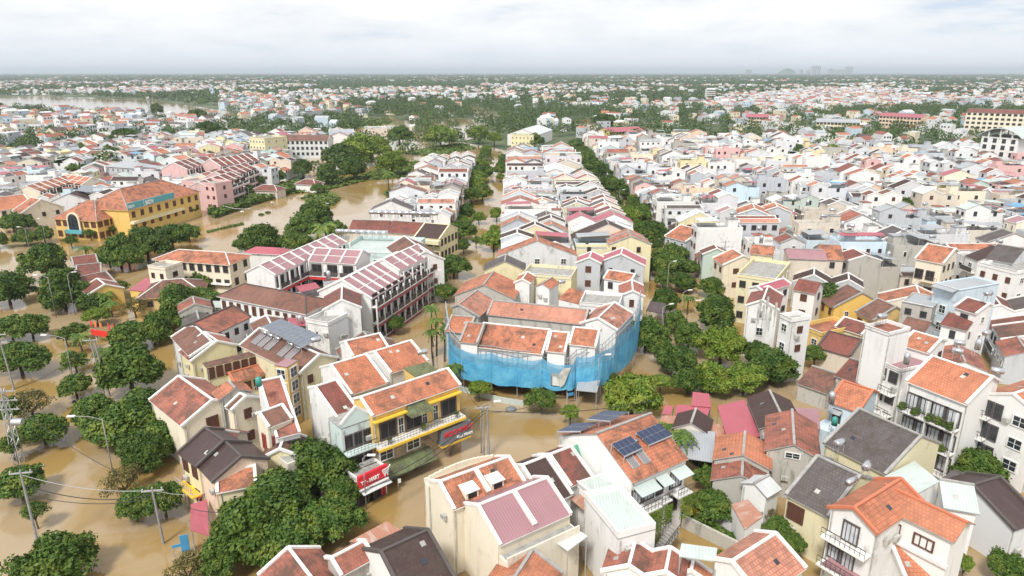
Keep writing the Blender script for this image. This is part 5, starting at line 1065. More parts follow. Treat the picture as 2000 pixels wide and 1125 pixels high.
# ================================================================ netted building: net, base, scaffold
def net_mat(nm='net',op=.96):
    m,t,b=newmat(nm); uv=nd(t,'ShaderNodeUVMap').outputs[0]; g=nd(t,'ShaderNodeNewGeometry').outputs['Position']
    c=mixc(t,ramp(t,noise(t,g,.5,4),.35,.7),(.05,.30,.54),(.13,.44,.64)); c=mixc(t,mul(t,ramp(t,noise(t,scaled(t,g,(.6,.6,3)),1.2,3),.5,.8),.5),c,(.18,.50,.7))
    t.links.new(c,b.inputs['Base Color']); b.inputs['Roughness'].default_value=.7
    tr=nd(t,'ShaderNodeBsdfTransparent'); mx_=nd(t,'ShaderNodeMixShader'); mx_.inputs[0].default_value=op; o=t.nodes['Material Output']
    t.links.new(tr.outputs[0],mx_.inputs[1]); t.links.new(b.outputs[0],mx_.inputs[2]); t.links.new(mx_.outputs[0],o.inputs[0]); bump(t,b,noise(t,scaled(t,g,(1.5,1.5,.4)),1,3),.6,.3); MAT[nm]=m
net_mat(); net_mat('net_upper',.7)
base_pts=[P(872,668,2.6),P(880,716,2.6),P(905,738,2.6),P(960,744,2.6),P(1010,752,2.6),P(1060,753,2.6),P(1108,758,2.6),P(1124,754,2.6),P(1174,750,2.6),P(1206,724,2.6),P(1238,692,2.6),P(1248,645,2.6)]
tops=[9.2,8.3,7.5,7.5,7.4,7.2,6.6,7.6,8.2,8.8,9.4,9.4]
nr=empty('scaffold_net',(base_pts[5].x,base_pts[5].y,0),'torn bright blue safety netting wrapped around the orange-roofed construction','safety net')
no=Vector((base_pts[5].x,base_pts[5].y,0))
for k in range(len(base_pts)-1):
    a,b=base_pts[k],base_pts[k+1]; m=MB(); n_=9; dirn=Vector(((b-a).y,-(b-a).x,0)).normalized(); 
    if dirn.y>0 and abs(dirn.x)<.9: dirn=-dirn
    def q(i,j):
        t=i/n_; s=j/6; zt=tops[k]+(tops[k+1]-tops[k])*t-.35*math.sin(t*math.pi); zb=2.3-.12*math.sin(t*math.pi)-.12*math.sin(k*2.3+t*5); p=a.lerp(b,t)+dirn*(.35*math.sin(t*math.pi)+.045*math.sin(t*17+s*5+k)); return Vector((p.x,p.y,zb+(zt-zb)*s))
    for i in range(n_):
        for j in range(6):
            if k==5 and 3<=i<=6 and 1<=j<=3 : continue
            m.poly([q(i,j),q(i+1,j),q(i+1,j+1),q(i,j+1)],'net' if j<4 else 'net_upper')
    m.build('net_panel',nr,no)
if True:   # torn grey flap
    a,b=base_pts[5],base_pts[6]; m=MB(); p=a.lerp(b,.55); m.poly([p+Vector((0,-.5,1.9)),p+Vector((1.0,-.5,3.4)),p+Vector((2.2,-.6,3.6)),p+Vector((1.2,-.8,.8)),p+Vector((.6,-.7,.2))],'dirty_white'); m.build('torn_flap',nr,no)
m=MB()
for p,zt in zip(base_pts,tops): m.bar((p.x,p.y+.5,-.5),(p.x,p.y+.5,zt+1.1),.12,'galv')
for (p,z1),(q_,z2) in zip(zip(base_pts,tops),zip(base_pts[1:],tops[1:])):
    for f in (.45,.8,1.02,1.12):
        m.bar((p.x,p.y+.5,z1*f),(q_.x,q_.y+.5,z2*f),.09,'galv')
    n_=5
    for i in range(1,n_): r=p.lerp(q_,i/n_); m.bar((r.x,r.y+.5,2),(r.x,r.y+.5,z1+(z2-z1)*i/n_+.9),.07,'galv')
m.build('scaffold_pole_frame',nr,no)
# ground floor: brown columns and shaded hall
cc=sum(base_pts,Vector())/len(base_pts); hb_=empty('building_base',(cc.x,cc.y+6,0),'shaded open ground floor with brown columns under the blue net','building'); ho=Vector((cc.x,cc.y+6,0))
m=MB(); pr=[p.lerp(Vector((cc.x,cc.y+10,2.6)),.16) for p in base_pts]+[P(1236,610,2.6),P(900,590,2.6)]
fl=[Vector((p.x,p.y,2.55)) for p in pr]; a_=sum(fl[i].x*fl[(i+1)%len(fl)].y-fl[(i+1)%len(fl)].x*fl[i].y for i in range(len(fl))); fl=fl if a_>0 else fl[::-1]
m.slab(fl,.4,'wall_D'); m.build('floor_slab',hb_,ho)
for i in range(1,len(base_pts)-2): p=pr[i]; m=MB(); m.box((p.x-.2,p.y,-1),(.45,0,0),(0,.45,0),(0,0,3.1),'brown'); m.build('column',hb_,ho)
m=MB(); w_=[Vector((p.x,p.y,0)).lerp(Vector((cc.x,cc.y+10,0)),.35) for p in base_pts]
for p,q_ in zip(w_,w_[1:]): m.poly([(p.x,p.y,-1),(q_.x,q_.y,-1),(q_.x,q_.y,2.1),(p.x,p.y,2.1)],'dark_trim')  # dark sheets paint the shade inside the open ground floor
m.build('painted_shade',hb_,ho)
# perimeter low sheet fence standing in the water
fr=empty('sheet_fence',(P(930,770).x,P(930,770).y,0),'pale green low sheet fence curving through the flood in front of the net','fence'); fo=Vector((P(930,770).x,P(930,770).y,0)); m=MB()
fp=[P(842,690),P(845,725),P(880,758),P(930,774),P(975,786),P(1022,794)]
for p,q_ in zip(fp,fp[1:]): m.box(p-Vector((0,0,.5)),q_-p,Vector((0,.08,0)),Vector((0,0,1.5)),'roof_M')
m.build('panel',fr,fo)
SL('entrance_canopy','dark corrugated entrance canopy at the right foot of the net',[(1125,762,3.2),(1166,766,3.2),(1172,742,3.4),(1130,738,3.4)],'T')
SL('canopy','dark glass canopy on the corner by the tree-lined street',[(1262,607,4.5),(1298,612,4.5),(1300,592,4.8),(1270,588,4.8)],'J')
# ================================================================ roof clutter
def tankmesh(h=True,mat='steel',L=1.7,r=.48):
    m=MB()
    if h:
        m.tube([(-L/2,0,1.2),(-L/2+.1,0,1.2),(L/2-.1,0,1.2),(L/2,0,1.2)],[r*.7,r,r,r*.7],mat,12)
    else: m.tube([(0,0,.7),(0,0,.7),(0,0,.7+L),(0,0,.95+L)],[r,r,r,r*.3],mat,12)
    a=m.build('tank',smooth=True); b=MB()
    for x in (-.55,.55):
        for y in (-.35,.35): b.bar((x,y,-.3),(x,y,.9 if h else .6),.06,'galv')
    for x in (-.55,.55): b.bar((x,-.4,.75 if h else .55),(x,.4,.75 if h else .55),.06,'galv')
    b=b.build('stand'); r_=(a.data,b.data); bpy.data.objects.remove(a); bpy.data.objects.remove(b); return r_
TK=[tankmesh(),tankmesh(False),tankmesh(False,'green_tank',1.2,.45)]
def tank(p,rz,kind,label,group=None,s=1.0):
    r=empty('water_tank',p,label,'water tank',group); r.rotation_euler=(0,0,rz); r.scale=(s,s,s)
    for nm,me in zip(('tank','stand'),TK[kind]): o=bpy.data.objects.new(nm,me); COL.objects.link(o); o.parent=r
TN=0
for h in GEN:
    st=h.q['style']
    if st in('f','gt','gf') and random.random()<.8 and TN<70:
        b=-h.hb+random.uniform(1,2.0); z=h.H-.3 if st=='f' else h.H-2.4
        z=(h.H+2.2 if st=='f' else h.H-1.6); a=random.uniform(-.2,.2)*h.L
        if st=='f': a=-h.L*.2
        tank(h.pt(a,b+ (.9 if st=='f' else 0),z+.35),random.uniform(0,3),random.choice([0,0,1]),'steel tank on the '+h.root['label'].split(',')[0].replace('between the canal street and the tree-lined street','of the middle block').replace('right of the tree-lined street','right of the street trees').replace('house with ','')[:70],'rooftop water tanks'); TN+=1
for u,v,z,k,rz,lb in ((1637,880,9.2,0,.5,'steel water tank at the eave of the largest slate roof'),(1690,925,8.6,0,.9,'steel water tank beside the blue solar collector'),(1872,682,11,0,-.5,'blue-banded steel tank right of the square orange roof'),(1868,698,10.5,0,-.6,'large lying steel tank behind the plant-lined balconies'),(1907,690,11,1,0,'upright ribbed steel tank by the small orange roof'),
  (1945,738,12.8,0,-.4,'steel tank at the right end of the large orange roof'),(1768,718,11,1,0,'steel tank under the small rusty roof'),(1622,795,7.8,1,0,'upright steel tank on the curved blue-white terrace'),(1628,838,5,2,0,'green tank in the yard of the blue-white house'),(507,762,12.3,2,0,'green water tank on the roof box of the red-roofed house'),
  (618,675,10,0,.6,'steel tank beside the blue-grey solar array'),(1721,630,15,0,.2,'steel tank on top of the narrow white tower'),(1928,584,13,0,.3,'steel tank behind the dark red roof by the blue house'),(1097,560,10.5,0,.5,'steel tank on the white house behind the net'),(825,700,11.2,0,.4,'grey tank beside the mossy roof room'),(1380,450,9,0,.4,'steel tank behind the bluish grey house'),(1400,432,10,0,.2,'steel tank group by the grey pair of houses'),
  (1925,662,11,0,.5,'steel tank on the grey roof near the right edge'),(1660,468,10,0,.1,'steel tank on the black-roofed cream house'),(1820,470,13,0,.1,'steel tank on the green-walled terrace')):
    tank(P(u,v,z),rz,k,lb,None,.85)
def heater(h,a,b,label,w=1.0,l=1.8,tankx=True):
    """collector lying on the front slope of h"""
    z=lambda bb:h.zr-h.slope*bb+.22; r=empty('solar_water_heater',h.pt(a,b,z(b)),label,'solar heater','solar water heaters on roofs'); o=h.pt(a,b,z(b)); m=MB()
    q=[h.pt(a-w/2,b,z(b)),h.pt(a+w/2,b,z(b)),h.pt(a+w/2,b+l,z(b+l)),h.pt(a-w/2,b+l,z(b+l))]; q=q if (q[1]-q[0]).cross(q[2]-q[1]).z>0 else q[::-1]; m.slab(q,.1,'collector','galv'); m.build('collector',r,o)
    t=MB(); t.tube([h.pt(a-w/2-.1,b-.1,z(b)+.3),h.pt(a+w/2+.1,b-.1,z(b)+.3)],.28,'steel',10); t.build('tank',r,o,True)
    f=MB()
    for s in (-.5,.5): f.bar(h.pt(a+w*s,b,z(b)+.03),h.pt(a+w*s,b+l,z(b+l)+.03),.07,'galv')
    f.build('frame',r,o)
for i,a in enumerate((-6,-4.2,-2.2,1.6,3.6)): heater(YH,a,.7,'flat solar water heater on the yellow compound roof, %s from left'%(('first','second','third','fourth','fifth')[i]),1.4,2.0)
for i,a in enumerate((1.0,2.6)): heater(HS,a,2.6,'solar water heater near the eave of the white solar house, %s one'%('right','left')[i],1.0,2.2)
heater(WO,2.2,-1.6,'blue solar collector beside the bright orange roof',1.3,.1)
def array(pts,nx,ny,label,mat='panel',group=None):
    q=[P(*p) for p in pts]; c=sum(q,Vector())/4; r=empty('solar_array',(c.x,c.y,q[0].z),label,'solar panels',group); o=(c.x,c.y,q[0].z)
    if (q[1]-q[0]).cross(q[2]-q[1]).z<0: q=[q[1],q[0],q[3],q[2]]
    B=lambda s,t:(q[0].lerp(q[1],s)).lerp(q[3].lerp(q[2],s),t)
    for i in range(nx):
        for j in range(ny):
            m=MB(); e=.025; m.slab([B((i+e)/nx,(j+e)/ny),B((i+1-e)/nx,(j+e)/ny),B((i+1-e)/nx,(j+1-e)/ny),B((i+e)/nx,(j+1-e)/ny)],.06,mat,'galv'); m.build('panel',r,o)
    m=MB()
    for t in (0,.5,1): m.bar(B(0,t)-Vector((0,0,.1)),B(1,t)-Vector((0,0,.1)),.1,'galv')
    for s in (0,1):
        for t in (0,1): p=B(s,t); m.bar(p-Vector((0,0,1.2)),p-Vector((0,0,.1)),.08,'galv')
    m.build('frame',r,o)
zz=lambda b:HS.zr-HS.slope*b+.9
array([(1219,891,11.0),(1255,874,11.0),(1231,851,12.0),(1194,867,12.0)],4,2,'dark blue solar panel field on the white solar house, left one')
array([(1267,869,10.8),(1314,849,10.8),(1287,826,11.8),(1242,845,11.8)],5,2,'dark blue solar panel field on the white solar house, right one')
array([(1088,842,10.3),(1134,842,10.9),(1170,824,11.2),(1120,826,10.6)],4,2,'greenish solar panels at the rear edge of the white solar house')
array([(1146,818,11.2),(1192,822,11.9),(1228,804,12.1),(1180,801,11.5)],5,2,'brownish solar panels on the rack behind the white solar house')
array([(588,678,10.5),(630,656,10.9),(548,622,11.4),(511,637,11)],4,9,'long grey blue solar array over the yellow compound','panelgrey')
array([(150,372,8.5),(178,375,8.5),(186,364,9.3),(160,361,9.3)],3,2,'brown solar panels on white roof left of the bank','panelgrey')
# pool tanks
for i in range(7): tank(P(664+i*14.5,462+i*.5,9.6),0,0,'white tank in the row behind the rooftop pool, number %s from left'%('one','two','three','four','five','six','seven')[i],'tanks behind the rooftop pool',1.2)
for i in range(10): tank(P(728+i*13.5,424+i*.3,10.2),0,0,'tank on the long roof line above the pool roofs','tanks on the long roof line',1.2)
# antennas on the antenna house
ar=empty('antenna_cluster',P(1500,628,9.5),'cluster of white mobile antennas on the tall white house','antenna'); m=MB()
for i,(u,v) in enumerate(((1482,612),(1488,622),(1502,626),(1512,618),(1496,606),(1478,625))):
    p=P(u,v,10.5)-P(1500,628,9.5); m2=MB(); m2.box(p,(.35,0,0),(0,.2,0),(0,0,2.4),'dirty_white'); m2.build('antenna_panel',ar); m.bar(p+Vector((.2,.2,-2)),p+Vector((.2,.2,2.2)),.08,'galv')
m.build('mast',ar)
# ================================================================ street furniture
def lamp(u,v,hh,rz,label,arm=2.2,col='pole',z0=0,group=None):
    p=P(u,v,z0); r=empty('street_lamp',(p.x,p.y,z0),label,'street lamp',group); r.rotation_euler=(0,0,rz); m=MB(); m.tube([(0,0,-1),(0,0,hh*.6),(0,0,hh)],[.08,.065,.05],col); m.build('pole',r,None,True)
    m=MB(); m.tube([(0,0,hh-.2),(arm*.3,0,hh+.25),(arm*.75,0,hh+.4)],.05,col,6); m.build('arm',r); m=MB(); m.box((arm*.7,-.16,hh+.34),(.95,0,0),(0,.32,0),(0,0,.14),'trim'); m.build('lamp_head',r)
for u,v,h_,rz,a,lb in ((940,885,7.2,.25,2.6,'curved street lamp on the corner pole before the yellow house'),(1166,790,8,.2,1.4,'thin street lamp at the right foot of the blue net'),(1302,580,8,.5,1.8,'curved lamp above the street junction trees'),(1328,645,8,.3,1.6,'curved lamp between the street trees'),(1290,672,7.5,.4,2,'curved lamp beside the blue net'),
   (1256,540,8,.5,1.8,'curved lamp beside the crimson roofs'),(849,600,8,.5,1.4,'lamp post left of the blue net'),(110,620,9,3.1,3,'avenue lamp with long arm by the round trees'),(147,615,9,.6,1.2,'slim avenue lamp behind the long-armed one'),(148,765,9.5,3.1,4,'double-arm lamp on the avenue median'),(224,940,9,3.2,4.5,'tall white avenue lamp beside the dark tree cluster'),
   (60,500,8,3.1,1.8,'lamp at the left avenue bend'),(92,482,8,2.6,1.6,'second lamp at the avenue bend'),(257,460,7.5,2.4,1.2,'lamp before the bank corner'),(396,405,7.5,2.8,1.2,'lamp at the bank street end'),(489,405,7.5,2.8,1.8,'lamp by the hotel hedge'),(1208,412,7.5,.4,2,'lamp at the far side of the tree-lined street')):
    lamp(u,v,h_,rz,lb,a)
lamp(716,995,7,0,'thin lamp post in front of the red shop sign',.8)
def globe(u,v,label):
    p=P(u,v); r=empty('globe_lamp',(p.x,p.y,0),label,'garden lamp','white globe lamps standing in the flood'); m=MB(); m.tube([(0,0,-1),(0,0,3.4)],.06,'pole',6); m.build('pole',r); m=MB()
    for a in (0,2.1,4.2): m.tube([(.4*math.cos(a),.4*math.sin(a),3.2),(.4*math.cos(a),.4*math.sin(a),3.4),(.4*math.cos(a),.4*math.sin(a),3.65)],[.1,.22,.08],'white',8)
    m.build('globe',r)
for u,v,lb in ((475,432,'globe lamp in the flooded street, nearest the grass strip'),(533,413,'globe lamp in mid flood before the hedge'),(600,390,'globe lamp beside the right bush in the flood'),(640,415,'globe lamp near the drowned garden')): globe(u,v,lb)
def upole(u,v,hh,label,lean=(0,0),arms=1,twin=False,lattice=False):
    p=P(u,v); r=empty('power_pole',(p.x,p.y,0),label,'power pole'); m=MB(); tx,ty=lean
    if lattice:
        for a,b in ((-1,-1),(1,-1),(1,1),(-1,1)): m.bar((a*.5,b*.5,-1),(a*.25+tx,b*.25+ty,hh),.09,'galv')
        for i in range(12):
            z0=hh*i/12; z1=hh*(i+1)/12; s=1 if i%2 else -1; w0=.5-.25*i/12; w1=.5-.25*(i+1)/12
            for sg in (-1,1): m.bar((-w0*s,sg*w0,z0),(w1*s,sg*w1,z1),.06,'galv'); m.bar((sg*w0,-w0*s,z0),(sg*w1,w1*s,z1),.06,'galv')
    else:
        m.tube([(0,0,-1),(tx*.5,ty*.5,hh*.5),(tx,ty,hh)],[.16,.13,.10],'pole')
        if twin: m.tube([(.7,.2,-1),(tx+.5,ty+.2,hh*.96)],[.2,.14],'pole')
    m.build('pole',r)
    for i in range(arms):
        m=MB(); z=hh-.4-i*1.3; w=1.6 if lattice else 1.1; m.bar((tx-w,ty-.2,z),(tx+w,ty+.2,z),.13,'galv')
        for s in (-1,0,1): m.tube([(tx+w*.85*s,ty+.2*s,z+.05),(tx+w*.85*s,ty+.2*s,z+.35)],.08,'dirty_white',6)
        m.build('crossarm',r)
    return p,hh
upole(945,895,8,'concrete corner pole with meter boxes before the yellow house',arms=1,twin=True); upole(205,775,10,'thick concrete pole bundle beside the largest median tree',(-.9,.5),1,True); upole(28,760,10,'concrete pole with crossarm at left tree row',(-.5,0),2)
upole(38,905,11,'lattice steel power pole with transformer at the left edge',arms=3,lattice=True); upole(80,1085,10,'leaning concrete pole with white strip by the tree at bottom left',(-.8,1.0),1); upole(320,1062,7.2,'concrete pole with tangled cables in the street at lower left',(-.2,0),1); upole(1410,545,10,'concrete pole before the conifer',arms=2); upole(1680,560,11,'thin mast pole by the temple',arms=0)
m=MB(); p=P(38,905); m.tube([(p.x+.7,p.y-.3,6.4),(p.x+2.0,p.y-.3,6.4)],.42,'galv',10); o=m.build('transformer'); tag(o,'grey transformer drum hung on the lattice pole','transformer')
def cable(a,b,sag,r,mat,label):
    m=MB(); pts=[]; a=Vector(a);b=Vector(b)
    for i in range(15): t=i/14; q=a.lerp(b,t); q.z-=sag*4*t*(1-t); pts.append(q)
    m.tube(pts,r,mat,5); tag(m.build('overhead_cable'),label,'cable')
def at(u,v,z): return P(u,v,z)
C1=Vector((P(945,895).x,P(945,895).y,7.2)); C2=Vector((P(320,1062).x,P(320,1062).y,6.9)); C3=Vector((P(80,1085).x-.8,P(80,1085).y+1,9.4)); C4=Vector((P(205,775).x-.9,P(205,775).y+.5,9.4)); C5=Vector((P(38,905).x,P(38,905).y,10.4))
cable(C1,at(1290,780,6),1.0,.05,'cable','black cable bundle running right across the street from the corner pole'); cable(C1,at(720,945,5.5),1.2,.05,'cable','thick black cable running left along the shop street from the corner pole'); cable(C1-Vector((0,0,.5)),at(722,952,5.0),1.5,.05,'cable','lower black cable running left along the shop street')
cable(C1,at(905,752,8.5),.6,.035,'cable','cable from corner pole to the yellow house'); cable(C1-Vector((0,0,.4)),at(1100,770,5),.7,.035,'cable','thin cable from corner pole towards the net'); cable(C2,C3,.8,.035,'whitecable','pale thick cable between the two lower left poles'); cable(C2-Vector((0,0,.5)),C3-Vector((0,0,1.2)),1.2,.05,'cable','dark lower cable between the two lower left poles')
cable(C2-Vector((0,0,.9)),C3-Vector((0,0,2.4)),1.0,.04,'cable','lowest dark cable between the two lower left poles'); cable(C2,at(415,960,6),.5,.03,'whitecable','pale cable from street pole to the maroon awning'); cable(C2-Vector((0,0,.3)),at(440,1000,5),.8,.04,'cable','dark cable from street pole into the big tree'); cable(C5,at(224,920,8),1.0,.035,'cable','cable crossing the avenue from the lattice pole')
cable(C5,at(28,760,9.5),.8,.035,'cable','cable along the left tree row'); cable(C3,C5,.8,.035,'cable','cable between leaning pole and lattice pole'); cable(C4,at(28,760,9.5),1.0,.03,'cable','cable across the avenue from the thick pole')
# string of bulbs over the street in front of the pink hotel and across the tree-lined street
for a,b,n_,lb in ((P(437,402,3.2),P(488,407,3.4),18,'string of white bulbs before the hotel hedge'),(P(1338,579,3.2),P(1375,584,3.2),16,'string of lanterns across the tree-lined street')):
    r=empty('bulb_string',(a.x,a.y,0),lb,'string of lights'); m=MB(); w=MB(); pr=None
    for i in range(n_+1):
        t=i/n_; q=a.lerp(b,t); q.z-=1.2*t*(1-t)*2; m.tube([q-Vector((0,0,.14)),q,q+Vector((0,0,.12))],[.05,.17,.05],'white',6)
        if pr: w.bar(pr,q,.03,'cable')
        pr=q
    m.build('bulb',r,(a.x,a.y,0)); w.build('wire',r,(a.x,a.y,0))
# red banner with flags
p0=P(182,668); p1=P(228,676); d_=(p1-p0); r=empty('banner_stand',(p0.x,p0.y,0),'long red banner stand with five small flags in the flooded median','banner'); ro=(p0.x,p0.y,0)
m=MB(); m.box(p0+Vector((0,0,1.5)),d_,Vector((0,.1,0)),Vector((0,0,1.2)),'redflag'); m.build('banner',r,ro)
for t in (.15,.28,.75,.9): q=p0+d_*t; m=MB(); m.bar((q.x,q.y+.1,-1),(q.x,q.y+.1,1.6),.09,'galv'); m.build('post',r,ro)
for t in (.02,.2,.42,.78,.98): q=p0+d_*t; m=MB(); m.bar((q.x,q.y,2.6),(q.x,q.y,4.6),.05,'galv'); m.slab([(q.x,q.y-.02,4.6),(q.x+.45,q.y,4.1),(q.x+.3,q.y,3.1),(q.x,q.y,3.2)],.03,'orange' if t in(.2,.42) else 'redflag'); m.build('flag',r,ro)
def sign(u,v,h_,w,hh,mat,label,mp='galv',ang=.4):
    p=P(u,v); r=empty('street_sign',(p.x,p.y,0),label,'sign'); m=MB(); m.bar((0,0,-1),(0,0,h_+hh),.08,mp); m.build('post',r); m=MB(); m.box((.05,-.08,h_),(w*math.cos(ang),w*math.sin(ang),0),(0,-.06,0),(0,0,hh),mat); m.build('board',r)
sign(340,1088,1.2,1.1,.35,'signblue','blue and white street name sign near the drowned blue banner'); sign(357,1085,.6,.8,2.0,'signblue','tall blue patterned banner at lower left street corner'); sign(778,955,.9,.35,.6,'white','small white round-topped traffic sign with red bands beside the shop'); sign(1350,768,2.2,1.1,.6,'white','white roadside shop board under the bamboo'); sign(1108,790,1.5,1.0,.5,'signblue','blue and white boards by the crimson pillar')
# parasol
p=P(870,888); r=empty('parasol',(p.x,p.y,0),'folded light blue parasol standing in water before the stone wall','parasol'); m=MB(); m.tube([(0,0,-1),(0,0,2.8)],.04,'pole',6); m.build('pole',r); m=MB(); m.tube([(0,0,.7),(0,0,1.2),(0,0,2.7)],[.42,.34,.06],'far_blue',9); m.build('canopy',r)
for u,v,lb,mt,s in ((998,800,'dark grey floating tub in the street water','signgrey',.8),(81,912,'white float drifting on the avenue','white',.3),(145,786,'small black buoy drifting by the median tree','dark',.25),(776,912,'white box drifting near the shop plants','white',.35)):
    p=P(u,v); m=MB(); m.tube([(0,0,-.1),(0,0,.12),(0,0,.3)],[s,s*1.1,s*.8],mt,12); o=m.build('floating_tub' if s>.5 else 'float',None,None,True); o.location=p; tag(o,lb,'debris')
for u,v,lb in ((510,420,'dark shrub top in the flood, left of the pair'),(523,416,'dark shrub top in the flood, right of the pair'),(835,862,'green creepers drooping into the water beside the stone wall'),(850,880,'small floating clump of leaves beside the parasol'),(592,388,'dark shrub top beside the street lamp in the flood'),(808,903,'tiny clump of leaves adrift in the shop street')):
    p=P(u,v); s=.22 if v<500 else .2; c=bpy.data.objects.new('shrub',CM['d0' if v<500 else 'm0']); COL.objects.link(c); c.location=(p.x,p.y,.1); c.scale=(s,s,s*.6); tag(c,lb,'shrub')
# balcony plants and creepers
for (H_,i_,z_,xs,sc,lb) in ((WH,0,7.6,(.05,.3,.55,.7,.8,.92),.16,'potted plants on the upper long balcony'),(WH,0,4.2,(.02,.1,.2,.45,.8),.18,'potted plants on the middle long balcony'),(MM,0,6.3,(.12,.5,.9),.10,'potted plants on the black balcony')):
    c_,al_,o_,l_=H_.side(i_)
    for j,x in enumerate(xs):
        q=c_+al_*(x*l_)+o_*1.1; q.z=z_; r=empty('potted_plant',(q.x,q.y,z_-.55),'%s, %s from left'%(lb.replace('plants','plant'),('first','second','third','fourth','fifth','sixth')[j]),'potted plant',lb); m=MB(); m.tube([(0,0,-.1),(0,0,.35)],[.16,.22],'roof_R' if False else 'grey_trim',8); m.build('pot',r); c=bpy.data.objects.new('foliage',CM[random.choice(['m0','l0','s0'])]); COL.objects.link(c); c.parent=r; c.location=(0,0,.8); c.scale=(sc*.8,sc*.8,sc)
c_,al_,o_,l_=HS.side(0)
for j,(x,z_,w_,hh) in enumerate(((.1,5.5,.7,2.6),(.3,5.5,.9,3.0),(.52,5.4,.5,2.2),(.88,5.5,1.0,2.8),(.3,2.3,.9,1.6))):
    n_=700; A=np.array([(c_+al_*(x*l_)+o_*1.55)[:2]]*n_); t=rg.uniform(-w_,w_,n_); zz_=z_-rg.uniform(0,1,n_)**1.3*hh; C=np.stack([A[:,0]+al_.x*t+rg.normal(0,.07,n_),A[:,1]+al_.y*t+rg.normal(0,.07,n_),zz_],1)
    me=leafmesh('hanging_plant',C,rg.normal(0,.4,C.shape)+np.array([o_.x,o_.y,.2]),rg.uniform(.07,.14,n_),'leaf_light'); o=bpy.data.objects.new('hanging_plant',me); COL.objects.link(o); tag(o,'yellow green creeper curtain hanging from white solar house balcony, %s'%('far left','left','middle','right end','lowest one')[j],'hanging plant')
# courtyard wall
m=MB(); a=P(1331,1030); b=P(1440,1085); m.box(a-Vector((0,0,1)),b-a,Vector((.2,.25,0)),Vector((0,0,2.6)),'wall_D'); o=m.build('courtyard_wall'); tag(o,'stained concrete courtyard wall overgrown with creepers by the boat','wall')
m=MB(); a=P(1380,1010); b=P(1440,1060); m.box(a-Vector((0,0,1)),b-a,Vector((.2,.25,0)),Vector((0,0,2.8)),'wall_W'); o=m.build('garden_wall'); tag(o,'white garden wall behind the boat','wall')
m=MB(); a=P(1352,1000); b=P(1378,1016); m.box(a-Vector((0,0,1)),b-a,Vector((.1,.15,0)),Vector((0,0,2.6)),'yellow_trim'); o=m.build('yard_gate'); tag(o,'ochre sheet gate behind the boat','gate')
# boat with three people
bp=P(1366,1024); bd=(P(1389,1034)-P(1342,1014)).normalized(); ba=math.atan2(bd.y,bd.x); LB=4.6
br=empty('rowing_boat',(bp.x,bp.y,0),'blue wooden rowing boat carrying three people in the flooded yard','boat'); br.rotation_euler=(0,0,ba)
m=MB(); sec=[]
for i in range(13):
    t=i/12; x=(t-.5)*LB; w=.55*math.sin(math.pi*min(max(t,.02),.98))**.6; sh=.25+.35*(2*t-1)**2; sec.append([(x,-w,sh),(x,-w*.6,-.05),(x,0,-.12),(x,w*.6,-.05),(x,w,sh)])
for a,b in zip(sec,sec[1:]):
    for j in range(4):
        m.poly([a[j],b[j],b[j+1],a[j+1]],'signblue'); f=.88; ii=lambda p:(p[0],p[1]*f,p[2]+.03 if p[2]>.1 else p[2]+.06); m.poly([ii(a[j+1]),ii(b[j+1]),ii(b[j]),ii(a[j])],'navy')
m.build('hull',br); m=MB()
for sg in (0,4):
    for a,b in zip(sec,sec[1:]): m.bar(a[sg],b[sg],.07,'signblue')
m.build('gunwale',br)
for x in (-1.2,0,1.1): m=MB(); m.box((x,-.45,.2),(.25,0,0),(0,.9,0),(0,0,.04),'brown'); m.build('seat',br)
